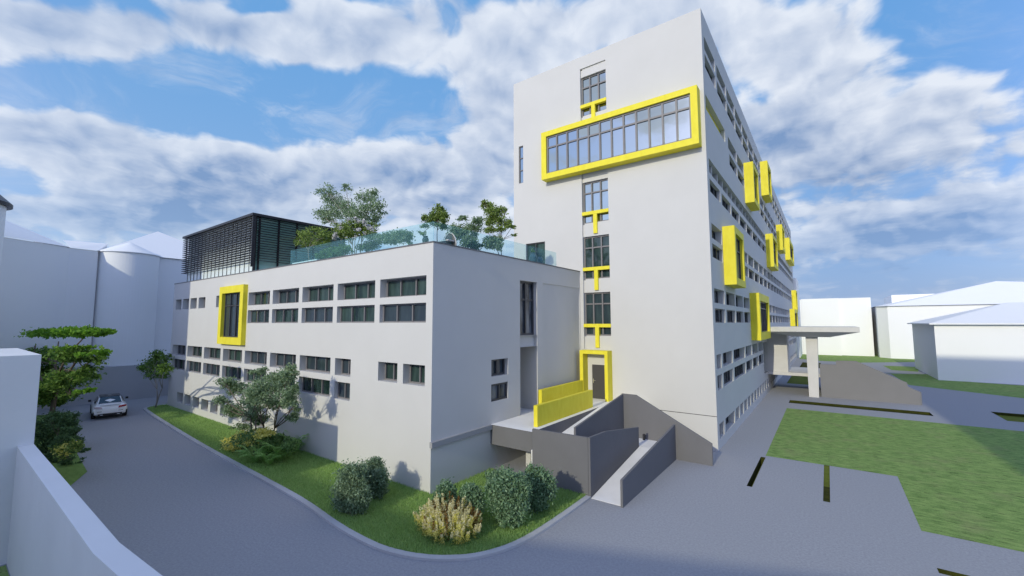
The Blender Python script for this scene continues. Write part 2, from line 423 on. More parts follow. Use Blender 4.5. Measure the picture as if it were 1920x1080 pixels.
# portal and door
po = MB(); PX0, PX1 = -12.32, -10.5
po.box(PX0, PX0+.22, YT-.66, YT-.002, DK+.003, 4.93, YEL); po.box(PX1-.2, PX1, YT-.66, YT-.002, DK+.003, 4.93, YEL); po.box(PX0+.22, PX1-.2, YT-.66, YT-.002, 4.72, 4.93, YEL)
rel(po.build('yellow_portal'), tower)
d = MB(); MD = Matrix.Translation((-10.98, YT+.06, DK)) @ Matrix.Rotation(R_(9), 4, 'Z')
d.box(-.80, 0, -.045, 0, .02, 2.0, DOORM, MD); do = rel(d.build('door'), tower)
h = MB(); h.box(-.74, -.70, -.075, -.046, .95, 1.2, CHROME, MD); h.box(-.74, -.60, -.10, -.075, 1.08, 1.105, CHROME, MD); h.build('handle', do)
df = MB(); df.box(-11.8, -11.74, YT-.01, YT+.1, DK, 4.04, FRAMED); df.box(-11.74, -10.96, YT-.01, YT+.1, 3.99, 4.04, FRAMED); df.box(-11.735, -10.97, YT+.095, YT+.115, DK, 3.98, DARK)
rel(df.build('door_frame'), tower)
twin.add((-16.72, YT+.2, 9.86), 0, 1.57, 2.24, 2, (), .07, .1, FRAMED, GGREEN)
# entrance vestibule under the canopy
ve = MB(); ve.box(XT, -3.2, 48.4, 51.2, 1.9, 5.7, CONC); ve.box(XT, -3.6, 51.2, 54, 1.9, 5.7, CONC); rel(ve.build('entrance_vestibule'), tower)
twin.flush()

# ================================================================== WING
wing = thing('wing_building', 'low white three storey wing with rows of recessed windows and a roof garden', 'building', (XW, YW, 0))
ww = MB(); wwin = Win(wing); wo = []; WX0 = -43.2
def wbay(x0, x1, z0, z1, d, cols, glass=GGREEN):
    wo.append((x0-WX0, x1-WX0, z0, z1, d)); wwin.add((x0, YW+d, z0), 0, x1-x0, z1-z0, cols, (), .065, .09, FRAME, glass)
for k in range(5):
    x1 = -12.94-3.352*k; x0 = x1-2.99
    if k == 4: x0 = -29.2
    wbay(x0, x1, 7.72, 8.53, .45, 3); wbay(x0, x1, 6.62, 7.42, .28, 3)
for x0 in (-42.62, -40.98, -39.32, -37.63): wbay(x0, x0+1.3, 7.72, 8.53, .45, 2)
wbay(-34.33, -33.1, 7.72, 8.53, .45, 2)
for x0, x1 in ((-15.94, -14.64), (-14.28, -12.95)): wbay(x0, x1, 4.1, 4.92, .45, 2)
mids = [(-19.31, -18.01)]+[(-22.66-3.345*k, -19.71-3.345*k) for k in range(7)]
for x0, x1 in mids:
    wbay(x0, x1, 4.11, 4.92, .45, 3 if x1-x0 > 2 else 2); wbay(x0, x1, 3.0, 3.81, .28, 3 if x1-x0 > 2 else 2)
for k in range(9): wbay(-41.05+1.672*k, -39.79+1.672*k, .54, 1.3, .45, 2)
facade(ww, (WX0, YW, 0), (1, 0, 0), (0, -1, 0), XW-WX0, HW, wo, WHITE)
go = []; UY = lambda y: y-YW
go.append((UY(15.45), UY(16.73), 4.12, 4.9, .3)); wwin.add((XW-.3, 15.45, 4.12), HALF, 1.28, .78, 2, (), .09, .09, FRAMED, GGREEN)
go.append((UY(15.44), UY(16.73), 2.99, 3.78, .15)); wwin.add((XW-.15, 15.44, 2.99), HALF, 1.29, .79, 2, (), .09, .09, FRAMED, GSIDE)
go.append((UY(17.75), UY(19.35), 5.956, 8.78, .32)); wwin.add((XW-.32, 17.75, 5.956), HALF, 1.6, 2.82, 2, (1.86,), .1, .09, FRAMED, GSIDE)
go.append((UY(17.75), UY(19.35), 5.37, 5.952, .2)); go.append((UY(17.75), UY(19.35), DK, 5.366, 2.6))
go.append((UY(19.95), UY(24.3), DK, 8.78, .05))
facade(ww, (XW, YW, 0), (0, 1, 0), (1, 0, 0), YT-.004-YW, HW, go, WHITE)
ww.face([(WX0, YW, 0), (WX0, 24.3, 0), (WX0, 24.3, HW), (WX0, YW, HW)], WHITE); ww.face([(WX0, 24.3, 0), (X0-.01, 24.3, 0), (X0-.01, 24.3, HW), (WX0, 24.3, HW)], WHITE)
rel(ww.build('wall'), wing)
r = MB(); r.box(WX0+.02, XW-.02, YW+.02, YT-.01, HW-.3, HW-.02, GREYB); rel(r.build('roof'), wing)
c = MB()
c.box(WX0-.03, XW+.03, YW-.03, YW+.22, HW+.001, HW+.05, COPING); c.box(XW-.22, XW+.03, YW+.22, YT-.01, HW+.001, HW+.05, COPING); c.box(WX0-.03, WX0+.2, YW+.22, 24.2, HW+.001, HW+.05, COPING)
rel(c.build('coping'), wing)
b = MB(); b.box(XW-.02, XW+.12, YW-.05, 15.38, 1.80, 2.01, GREYB); rel(b.build('slab_edge_band'), wing)
fy = MB(); Mx = Matrix.Translation((-33.05, YW, 5.25))
ybox(wing, Mx, 3.72, 3.8, .27, 3, 2.05, GGREEN, .46)
wwin.flush()

# roof pavilion
pav = thing('roof_pavilion', 'dark louvred pavilion standing on the roof of the low wing', 'pavilion', (-36.5, 15, HW))
PXa, PXb, PYa, PYb = -43.05, -30.1, 12.2, 19.0
inn = MB(); inn.box(PXa+.3, PXb-.3, PYa+.3, PYb, HW, 13.7, PAVG, skip='bf'); rel(inn.build('glazed_wall'), pav)
fr = MB(); n = 17
for i in range(n):
    x = PXa+.3+(PXb-PXa-.6)*i/n
    fr.box(x, x+(PXb-PXa-.6)/n-.004, PYa+.28, PYa+.294, HW, 13.7, PALE)
rel(fr.build('front_pane'), pav)
pp = MB()
for i in range(n+1):
    x = PXa+.3+(PXb-PXa-.6)*i/n; pp.box(x-.03, x+.03, PYa+.255, PYa+.278, HW, 13.7, DARK)
for i in range(6):
    y = PYa+.5+i*1.25; pp.box(PXb-.298, PXb-.2, y-.05, y+.05, HW, 13.7, DARK)
pp.box(PXb-.3, PXb-.17, PYa+.17, PYa+.3, HW, 13.7, DARK)
rel(pp.build('post'), pav)
lv = MB(); z = 10.74
while z < 13.62:
    lv.box(PXa-.15, PXb+.06, PYa-.06, PYa+.10, z, z+.035, DARK); lv.box(PXb-.10, PXb+.06, PYa+.163, PYb, z, z+.03, DARK); lv.box(PXa-.15, PXa+.1, PYa+.163, PYb, z, z+.035, DARK); z += .165
lv.box(PXb-.05, PXb+.04, PYa-.05, PYa+.15, 10.3, 13.7, DARK)
rel(lv.build('louvre_screen'), pav)
rr = MB(); rr.box(PXa-.18, PXb+.1, PYa-.1, PYb+.1, 13.7, 13.86, DARK); rel(rr.build('roof'), pav)

# glass balustrade, split in panes
bal = thing('glass_balustrade', 'cyan tinted glass balustrade along the roof edge of the low wing', 'balustrade', (XW, YW, HW))
xs = np.linspace(-24.3, XW-.1, 9)
for i in range(8):
    g = MB(); g.box(xs[i]+.006, xs[i+1]-.006, YW+.09, YW+.112, HW+.052, 10.72, BALUS); rel(g.build('glass_panel'), bal)
ys = np.linspace(YW+.09, 21.6, 7)
for i in range(6):
    g = MB(); g.box(XW-.12, XW-.098, ys[i]+.006, ys[i+1]-.006, HW+.052, 10.72, BALUS); rel(g.build('glass_panel'), bal)
rb_ = MB(); rb_.box(-24.3, -24.28, YW+.112, 17, HW, 10.72, BALUS); rel(rb_.build('glass_panel'), bal)

# ================================================================== ENTRANCE DECK, RAMP, PARAPETS
deck = thing('entrance_deck', 'raised white concrete deck leading to the yellow framed door', 'deck', (-11.4, 20, 0))
m = MB(); m.box(XW+.002, -10.3, 15.4, YT-.004, 1.15, DK, GREYW, skip='t'); m.face([(XW+.002, 15.4, DK), (-10.3, 15.4, DK), (-10.3, YT-.004, DK), (XW+.002, YT-.004, DK)], FLOORW)
m.box(-10.3, -8.3, 21.95, YT-.004, 1.15, DK-.003, FLOORW); m.box(-15.1, XW+.001, 17.76, 19.34, DK-.2, DK+.003, FLOORW)
rel(m.build('slab'), deck)
m = MB(); m.box(-11.55, -11.28, 16.75, 17.0, 0, 1.15, WHITE); rel(m.build('support_pier'), deck)
ramp_ = thing('access_ramp', 'grey walled switchback access ramp with white floors in front of the tower', 'ramp', (-7.6, 18.5, 0))
m = MB()
def wedge(mb, x0, x1, ya, za, yb, zb, mat, z0=0):
    P = [V3(x0, ya, z0), V3(x1, ya, z0), V3(x1, yb, z0), V3(x0, yb, z0)]; T = [V3(x0, ya, za), V3(x1, ya, za), V3(x1, yb, zb), V3(x0, yb, zb)]
    mb.face(T, mat)
    for i in range(4):
        j = (i+1) % 4; mb.face([P[i], P[j], T[j], T[i]], mat)
wedge(m, -7.5, -6.3, 15.2, .012, 20.4, .73, FLOORW); wedge(m, -8.8, -6.3, 20.4, .73, 21.8, .73, FLOORW)
wedge(m, -8.8, -7.6, 16.5, 1.28, 20.39, .73, FLOORW); wedge(m, -10.29, -7.6, 15.32, 1.28, 16.5, 1.28, FLOORW); wedge(m, -10.29, -8.9, 16.5, 1.28, 21.94, DK-.004, FLOORW)
rel(m.build('ramp_floor'), ramp_)
def wall_x(name, x0, x1, pts):    # profile in (y,z), extruded along x
    q = MB(); q.slab([(x0, y, z) for y, z in pts], (x1-x0, 0, 0), GREYW); rel(q.build(name), ramp_)
def wall_y(name, y0, y1, pts):
    q = MB(); q.slab([(x, y0, z) for x, z in pts], (0, y1-y0, 0), GREYW); rel(q.build(name), ramp_)
wall_y('ramp_wall', 15.2, 15.31, [(-10.16, 0), (-7.61, 0), (-7.61, 2.21), (-10.16, 2.18)])
wall_x('ramp_wall', -7.6, -7.51, [(15.2, 0), (20.38, 0), (20.38, 1.62), (16.64, 2.17), (15.2, 2.23)])
wall_x('ramp_wall', -6.3, -6.21, [(15.1, 0), (21.79, 0), (21.79, 1.66), (15.1, .95)])
wall_y('ramp_wall', 21.8, 21.9, [(-8.91, 0), (-4.58, 0), (-4.58, 1.0), (-8.14, 2.88), (-8.91, 2.88)])
wall_x('ramp_wall', -8.9, -8.81, [(16.5, 0), (21.79, 0), (21.79, 2.86), (16.5, 2.17)])
bo = MB(); bo.box(-7.75, -7.65, 21.55, 21.65, .73, 1.02, DARK); tag(bo.build('landing_post'), 'small dark post at the back of the ramp landing', 'post')  # plain dark post, no lamp in it
for x0, y0, y1, lab in ((-10.74, 16.2, 21.75, 'front yellow parapet wall standing free on the white deck'), (-12.32, 19.05, YT-.67, 'rear yellow parapet wall running into the yellow door portal')):
    q = MB(); q.box(x0, x0+.2, y0, y1, DK+.004, 2.93 if x0 > -12 else 3.12, YEL); tag(q.build('parapet_wall'), lab, 'parapet', 'yellow parapet walls on the deck')

# ================================================================== CANOPY, STAIR WALL
can = thing('entrance_canopy', 'thin concrete entrance canopy carried by one tapered white column', 'canopy', (-1.3, 46.9, 0))
m = MB(); CY0, CY1 = 45.1, 52.6
top = [(XT+.003, CY0), (2.1, CY0), (2.1, CY1), (XT+.003, CY1)]; bx0, bx1, by0, by1 = -2.3, .1, 46.3, 50.5
m.face([(x, y, 6.19) for x, y in top], CONC)
T1 = [V3(x, y, 6.19) for x, y in top]; T0 = [V3(x, y, 5.77) for x, y in top]; Bq = [V3(bx0, by0, 5.3), V3(bx1, by0, 5.3), V3(bx1, by1, 5.3), V3(bx0, by1, 5.3)]
for i in range(4):
    j = (i+1) % 4; m.face([T0[i], T0[j], T1[j], T1[i]], CONC); m.face([T0[j], T0[i], Bq[i], Bq[j]], CONC)
m.face(Bq[::-1], CONC); rel(m.build('slab'), can)
m = MB(); A = [(-1.63, 46.7), (-.92, 46.7), (-.92, 48.6), (-1.63, 48.6)]; Bt = [(-1.66, 46.7), (-.78, 46.7), (-.78, 48.6), (-1.66, 48.6)]
for i in range(4):
    j = (i+1) % 4; m.face([(*A[i], 0), (*A[j], 0), (*Bt[j], 5.31), (*Bt[i], 5.31)], CONC)
rel(m.build('column'), can)
plat = thing('entrance_platform', 'raised pink grey landing slab under the concrete canopy', 'platform', (-2.5, 51, 0))
m = MB(); m.box(XT+.003, -.4, 48.2, 54.4, 1.62, 1.9, CONC); m.box(-.4, 1.8, 47.42, 54.4, 1.62, 1.9, CONC); rel(m.build('slab'), plat)
m = MB(); m.box(-.5, 1.7, 53.4, 54.3, 0, 1.62, GREYB); rel(m.build('support_wall'), plat)
sw = MB(); sw.slab([(x, 47.2, z) for x, z in [(-.75, 0), (5.75, 0), (5.75, 1.0), (4.97, 1.4), (4.95, 1.7), (1.82, 3.27), (.42, 3.24), (.42, 2.9), (-.75, 2.87)]], (0, .2, 0), plaster('grey_stair_wall', (.225, .22, .225), .03))
tag(sw.build('stair_wall'), 'long grey side wall of the main steps, sloping down beside the canopy column', 'wall')
st = MB()
for i in range(11): st.box(1.8+i*.33, 1.8+(i+1)*.33, 47.42, 53.9, 0, 1.9-.16*(i+1), CONC)
tag(st.build('entrance_steps'), 'flight of concrete steps behind the grey stair wall', 'steps')

# ================================================================== GROUND
g = MB(); Sz = 2500
g.face([(-Sz, -Sz, -.42), (Sz, -Sz, -.42), (Sz, Sz, -.42), (-Sz, Sz, -.42)], BEDG); struct('ground', g)
holes = [(-2.9, 5.7, 42.3, 43.85), (9.35, 30, 43.1, 46.8), (-.46, -.25, 20.02, 25.0), (-2.97, -2.77, 20.03, 24.7), (2.04, 12, 16.2, 16.5), (-3.65, -1.2, 73, 86), (-3.9, -1.6, 55.5, 66)]
xs = sorted({-70., 70., *[h[0] for h in holes], *[h[1] for h in holes]}); ys = sorted({-45., 135., *[h[2] for h in holes], *[h[3] for h in holes]})
pv = MB(); vid = {}
def pvv(x, y):
    if (x, y) not in vid: vid[(x, y)] = len(pv.v); pv.v.append((x, y, 0.))
    return vid[(x, y)]
mi = pv.mi(ASPH)
for i in range(len(xs)-1):
    for j in range(len(ys)-1):
        cx, cy = (xs[i]+xs[i+1])/2, (ys[j]+ys[j+1])/2
        if any(h[0] < cx < h[1] and h[2] < cy < h[3] for h in holes): continue
        pv.f.append((pvv(xs[i], ys[j]), pvv(xs[i+1], ys[j]), pvv(xs[i+1], ys[j+1]), pvv(xs[i], ys[j+1]))); pv.m.append(mi)
for a, b, c, d in holes:
    q = [(a, c), (b, c), (b, d), (a, d)]
    for i in range(4):
        j = (i+1) % 4; pv.face([(*q[i], -.42), (*q[j], -.42), (*q[j], 0), (*q[i], 0)], BED)
struct('road', pv)
bd = MB()
for h, z in ((holes[0], -.16), (holes[1], -.2), (holes[4], -.25), (holes[5], -.1), (holes[6], -.02)):
    a, b, c, d = h; bd.face([(a, c, z), (b, c, z), (b, d, z), (a, d, z)], BEDG if h in (holes[1], holes[6]) else BED)
a, b, c, d = holes[2]; bd.face([(a, c, -.06), (b, c, -.06), (b, 22.0, -.06), (a, 22.0, -.06)], BED); bd.face([(a, 22.0, -.08), (b, 22.0, -.08), (b, d, -.02), (a, d, -.02)], BEDG)  # near end of the slot darkened by colour, shade painted on its floor
struct('planting_bed_floor', bd)
lw = MB()
lw.face([(x, y, .004) for x, y in [(-2.8, 25), (2.09, 25.02), (2.07, 19.06), (60, 19.06), (60, 39.5), (-2.85, 39.6)]], LAWN)
for poly in ([(1658, 700), (1670, 701), (1705, 722), (1920, 747), (1960, 752), (1960, 726), (1763, 712), (1745, 702)], [(1655, 685.5), (1672, 694), (1722, 697), (1722, 688)],
             [(1494, 664), (1500, 673), (1535, 676.5), (1610, 680), (1722, 679), (1722, 672), (1640, 664)]):
    P = [on_g(*q) for q in poly]; P = [V3(p.x, min(p.y, 118), .004) for p in P]; lw.face(P, LAWN)
lw.face([(-18.5, -4, .004), (-4.5, -4, .004), (-4.5, 1.66, .004), (-18.5, 1.66, .004)], LAWN); struct('lawn', lw)

# island with kerb
def catmull(pts, n=6):
    out = []; P = [np.array(p, float) for p in pts]; P = [2*P[0]-P[1]]+P+[2*P[-1]-P[-2]]
    for i in range(1, len(P)-2):
        for k in range(n):
            t = k/n; a, b, c, d = P[i-1:i+3]
            out.append(.5*((2*b)+(-a+c)*t+(2*a-5*b+4*c-d)*t*t+(-a+3*b-3*c+d)*t**3))
    out.append(P[-2]); return out
KP = catmull([(-43.4, 12.6), (-43.75, 11.3), (-43.2, 10.4), (-42.0, 10.08), (-36, 9.6), (-27.1, 9.03), (-20, 8.72), (-16.17, 8.53), (-13.2, 8.2), (-11.29, 8.13), (-10.2, 8.28), (-9.31, 8.62), (-8.65, 9.08), (-8.18, 9.6), (-7.8, 10.4), (-7.6, 11.4), (-7.52, 13), (-7.5, 15.18)])
def offset(pts, d):
    o = []
    for i in range(len(pts)):
        t = pts[min(i+1, len(pts)-1)]-pts[max(i-1, 0)]; t = t/np.linalg.norm(t); o.append(pts[i]+d*np.array([-t[1], t[0]]))
    return o
KI = offset(KP, .21)
kb = MB(); hz = .075
for i in range(len(KP)-1):
    a, b, c, d = KP[i], KP[i+1], KI[i+1], KI[i]
    kb.face([(*a, hz), (*b, hz), (*c, hz), (*d, hz)], KERB); kb.face([(*a, 0), (*b, 0), (*b, hz), (*a, hz)], KERB); kb.face([(*c, 0), (*d, 0), (*d, hz), (*c, hz)], KERB)
kb.face([(*KP[-1], 0), (*KI[-1], 0), (*KI[-1], hz), (*KP[-1], hz)], KERB); struct('kerb', kb)
isl = [tuple(p) for p in KI]+[(-10.2, 15.18), (-12.5, 15.38), (-12.5, 11.8), (-43.15, 11.8), (-43.15, 12.6)]
IZ = .07
tf = MB(); tf.face([(x, y, IZ) for x, y in isl], TURF); struct('planting_island', tf)
# pavement under the deck is left as road; verge along the boundary wall
vg = MB(); vg.face([(x, y, .012) for x, y in [(-47, 2.1), (-25, 2.1), (-24, 3.3), (-27, 4.6), (-33, 5.0), (-40, 5.9), (-46, 6.4)]], TURF); struct('verge', vg)

def inside(poly, X, Y):
    r = np.zeros(len(X), bool); n = len(poly); j = n-1
    for i in range(n):
        xi, yi = poly[i]; xj, yj = poly[j]
        cnd = ((yi > Y) != (yj > Y)) & (X < (xj-xi)*(Y-yi)/(yj-yi+1e-12)+xi); r ^= cnd; j = i
    return r
def np_mesh(name, verts, k, mat, parent=None):   # verts (n*k,3): n separate k-gons
    n = len(verts)//k; me = bpy.data.meshes.new(name)
    me.vertices.add(n*k); me.vertices.foreach_set('co', np.asarray(verts, np.float32).ravel())
    me.loops.add(n*k); me.loops.foreach_set('vertex_index', np.arange(n*k, dtype=np.int32))
    me.polygons.add(n); me.polygons.foreach_set('loop_start', np.arange(0, n*k, k, dtype=np.int32)); me.polygons.foreach_set('loop_total', np.full(n, k, np.int32))
    me.update(calc_edges=True)
    for m_ in (mat if isinstance(mat, (list, tuple)) else [mat]): me.materials.append(m_)
    return link(name, me, parent)
def blades(n, poly, z, h, w):
    x = np.array([p[0] for p in poly]); y = np.array([p[1] for p in poly]); X = []; Y = []
    while sum(map(len, X)) < n:
        a = rng.uniform(x.min(), x.max(), n*3); b = rng.uniform(y.min(), y.max(), n*3)
        keep = inside(poly, a, b) & (rng.random(n*3) < np.clip(14/np.hypot(a, b), .12, 1)**1.5); X.append(a[keep]); Y.append(b[keep])
    X = np.concatenate(X)[:n]; Y = np.concatenate(Y)[:n]; th = rng.uniform(0, 2*np.pi, n)
    H = h*rng.uniform(.5, 1.3, n); lx = rng.normal(0, .5, n)*H; ly = rng.normal(0, .5, n)*H
    v = np.empty((n, 3, 3)); dx, dy = np.cos(th)*w, np.sin(th)*w
    v[:, 0] = np.stack([X-dx, Y-dy, np.full(n, z)], 1); v[:, 1] = np.stack([X+dx, Y+dy, np.full(n, z)], 1); v[:, 2] = np.stack([X+lx, Y+ly, z+H], 1)
    return v.reshape(-1, 3)
o = np_mesh('grass', blades(110000, isl, IZ, .085, .011), 3, L_GRASS); o['kind'] = 'stuff'

# ================================================================== NEIGHBOURS (white massing)
# left block beside the road and boundary wall
blk = MB(); blk.box(-24.5, -18.6, -9, 2.0, 0, 5.7, WALLM)
tag(blk.build('gate_block'), 'plain white block at the left edge, behind the low boundary wall', 'building')
bwl = MB(); WZ = 3.15
pts = [(-18.598, 1.84), (-9.15, 1.84), (-7.6, 1.96), (-4.5, 2.25)]
L0 = [(-18.598, 1.68), (-9.1, 1.68), (-7.5, 1.79), (-4.5, 2.08)]; L1 = [(-18.598, 2.0), (-9.2, 2.0), (-7.6, 2.11), (-4.5, 2.40)]
bwl.prism(L0+L1[::-1], 0, WZ, WALLM); tag(bwl.build('boundary_wall'), 'low pale boundary wall running to the lower left corner', 'wall')
bw2 = MB(); bw2.box(-47.0, -24.502, 1.7, 2.0, 0, 3.1, WALLM); tag(bw2.build('boundary_wall'), 'boundary wall beyond the white gate block, behind the street tree', 'wall')

# left massing
EZ = 12.93
lm = thing('massing_building', 'big plain white building with hipped roofs at the end of the road', 'building', (-55, 10, 0))
m = MB(); foot = [(-39.4, -10.3), (-50.6, 6.5), (-50.95, 8.3), (-51.5, 8.45), (-51.5, 40), (-80, 40), (-80, -10.3)]
m.prism(foot, 0, EZ, MASS); rel(m.build('wall'), lm)
m = MB()
def fan(mb, poly, apex, mat):
    for i in range(len(poly)): mb.face([poly[i], poly[(i+1) % len(poly)], apex], mat)
e = EZ+.03
fan(m, [V3(-51.3, 8.3, e), V3(-51.3, 20.2, e), V3(-66, 20.2, e), V3(-66, 8.3, e)], at_d(296, 434, 60), MASS)
m.face([(-51.3, 20.3, e), (-51.3, 40, e), (-60, 40, 16.5), (-60, 20.3, 16.5)], MASS)
rel(m.build('hip_roof'), lm)
m = MB(); R1 = at_d(-90, 370, 56); R2 = at_d(118, 450, 55.5); R3 = at_d(202, 457, 56)
P0, P1, P2, P3 = V3(-39.3, -10.3, e), V3(-50.5, 6.5, e), V3(-50.85, 8.3, e), V3(-51.4, 8.45, e)
m.face([P0, P1, R1], MASS); m.face([P1, V3(-60, 7.5, e), R1], MASS); m.face([P1, P2, R3, R2], MASS); m.face([P2, P3, V3(-58, 10, e), R3], MASS)
m.face([P0, R1, V3(-70, -10, e)], MASS); rel(m.build('front_roof'), lm)
def cyl(mb, cx, cy, r, z0, z1, mat, k=40):
    ring = [(cx+r*_c(2*math.pi*i/k), cy+r*_s(2*math.pi*i/k)) for i in range(k)]
    for i in range(k):
        a, b = ring[i], ring[(i+1) % k]; mb.face([(*a, z0), (*b, z0), (*b, z1), (*a, z1)], mat)
    return ring
m = MB(); cyl(m, -51.9, 10.56, 2.2, 0, EZ, MASS, 64); o = rel(m.build('round_turret', smooth=True), lm)
m = MB(); ring = cyl(m, -51.9, 10.56, 2.32, EZ+.002, EZ+.06, MASS, 64); fan(m, [V3(*q, EZ+.06) for q in ring], V3(-51.9, 10.56, 14.15), MASS); m.face([(*q, EZ+.002) for q in ring[::-1]], MASS); m.build('cone_roof', o)
m = MB(); m.prism([(-49.3, -6), (-49.3, 40), (-51.4, 40), (-51.4, -6)][::1], 0, 2.95, plaster('plinth_grey', (.45, .45, .46), .03)); rel(m.build('plinth'), lm)
lt = thing('corner_turret', 'white round turret with a dark eave at the far left edge', 'turret', (-46, .72, 0))
m = MB(); cyl(m, -46, .72, 1.95, 0, 14.72, MASS); rel(m.build('wall', smooth=True), lt)
m = MB(); ring = cyl(m, -46, .72, 2.25, 14.7, 14.9, DARK); fan(m, [V3(*q, 14.9) for q in ring], V3(-46, .72, 17.2), COPING); m.face([(*q, 14.7) for q in ring[::-1]], DARK); rel(m.build('cone_roof'), lt)

# right massing
def hipb(name, lab, x0, x1, y0, y1, h, ridge, ov=.45):
    t = thing(name, lab, 'building', ((x0+x1)/2, (y0+y1)/2, 0))
    m = MB(); m.box(x0, x1, y0, y1, 0, h, MASS, skip='t'); rel(m.build('wall'), t)
    m = MB(); E = [V3(x0-ov, y0-ov, h), V3(x1+ov, y0-ov, h), V3(x1+ov, y1+ov, h), V3(x0-ov, y1+ov, h)]
    r1, r2 = V3(*ridge[0]), V3(*ridge[1])
    U_ = [v+V3(0, 0, .14) for v in E]
    m.face(E[::-1], MASS)
    for i in range(4): m.face([E[i], E[(i+1) % 4], U_[(i+1) % 4], U_[i]], MASS)
    m.face([U_[0], U_[1], r2, r1], MASS); m.face([U_[1], U_[2], r2], MASS); m.face([U_[2], U_[3], r1, r2], MASS); m.face([U_[3], U_[0], r1], MASS)
    rel(m.build('hip_roof'), t); return t
hipb('massing_building', 'white building nearest the right edge with one grey shaded side', 9.85, 48, 68.5, 84.4, 6.3, ((17.5, 76.5, 8.9), (40, 76.5, 8.9)))
t2 = thing('massing_building', 'white building with a peaked roof behind the nearest right hand block', 'building', (28, 112, 0))
m = MB(); m.prism([(9.0, 104.2), (60, 104.2), (60, 128), (7.6, 128), (7.6, 106)], 0, 9.5, MASS); rel(m.build('wall'), t2)
m = MB(); fan(m, [V3(8.8, 103.8, 9.52), V3(60, 103.8, 9.52), V3(60, 128, 9.52), V3(7.3, 128, 9.52), V3(7.3, 105.9, 9.52)], on_y(1868, 527, 112), MASS); rel(m.build('hip_roof'), t2)
t3 = MB(); t3.prism([(-4.2, 107.5), (2.0, 107.5), (2.0, 108.4), (7.0, 108.4), (7.0, 126), (-4.2, 126)], 0, 11.4, MASS); t3.prism([(10.4, 112), (24, 112), (26, 126), (10.4, 126)], 9.6, 11.9, MASS)
tag(t3.build('massing_building'), 'long white flat topped building closing the view beyond the canopy', 'building')
t4 = MB(); t4.box(-30, -4.21, 107.5, 122, 0, 11.3, MASS); t4.box(-17, -4.4, 97.2, 105, 0, 15, MASS); tag(t4.build('massing_building'), 'white building tucked against the far end of the tall block', 'building')
# unseen buildings behind the viewpoint, shaped to throw the long shadows
def shade(lab, poly, h):
    m = MB(); m.prism(poly, 0, h, MASS); tag(m.build('neighbour_building'), lab, 'building')
shade('tall white neighbour behind the viewpoint to the right', [(8.0, -22), (60, -22), (60, -12), (8.0, -12)], 35.3)
shade('unseen lower white block behind the viewpoint, shaped to cast its shadow', [(-40, -42), (7, -42), (7, -22.9), (-8.3, -29.3), (-40, -29.45)], 16.1)
shade('unseen white tower left of the viewpoint, placed to shade the wing end', [(-46.5, -16), (-38.9, -16), (-38.9, -10.6), (-46.5, -10.6)], 23.0)

# ================================================================== PLANTS
def sample_blob(c, r, n, clump=22, bias=.42, spread=.20):
    c = np.array(c); r = np.array(r); m = max(3, n//clump)
    d = rng.normal(size=(m, 3)); d /= np.linalg.norm(d, axis=1)[:, None]
    cc = c+d*r*(rng.random(m)**bias)[:, None]
    idx = rng.integers(0, m, n)
    return cc[idx]+rng.normal(size=(n, 3))*np.array(r)*spread*rng.uniform(.5, 1.2, n)[:, None]
def leaves(name, C, size, mat, parent=None, elong=1.7, upb=.5, vert=0.):
    n = len(C); nrm = rng.normal(size=(n, 3)); nrm /= np.linalg.norm(nrm, axis=1)[:, None]; nrm[:, 2] += upb; nrm /= np.linalg.norm(nrm, axis=1)[:, None]
    a = rng.normal(size=(n, 3)); a[:, 2] += vert; a -= (a*nrm).sum(1)[:, None]*nrm; a /= np.linalg.norm(a, axis=1)[:, None]; b = np.cross(nrm, a)
    s = size*rng.uniform(.6, 1.35, n)[:, None]
    v = np.empty((n, 4, 3)); v[:, 0] = C-a*s*elong*.5; v[:, 1] = C+b*s*.5+a*s*.1; v[:, 2] = C+a*s*elong*.5; v[:, 3] = C-b*s*.5+a*s*.1
    return np_mesh(name, v.reshape(-1, 4*0+3), 4, mat, parent)
def limb(mb, a, b, r0, r1, mat, sag=.08, n=6):
    a = Vector(a); b = Vector(b); L = (b-a).length; k = V3(random.uniform(-1, 1), random.uniform(-1, 1), random.uniform(.2, .8))*sag*L
    pts = [a.lerp(b, t)+k*math.sin(math.pi*t) for t in [i/n for i in range(n+1)]]
    mb.tube(pts, [r0+(r1-r0)*i/n for i in range(n+1)], mat, 6); return pts
def px_blob(px, py, rx, ry, Y, dj=.5):
    """a foliage mass seen at (px,py) with half sizes rx,ry pixels, standing in depth Y"""
    Y = Y+random.uniform(-dj, dj); c = on_y(px, py, Y); w = (c-CAM).dot(fw)/FPX; rh = rx*1.0*w*_c(math.atan(abs(px-960)/FPX)*.55); rz = ry*.98*w
    return (c, (rh, rh, rz))
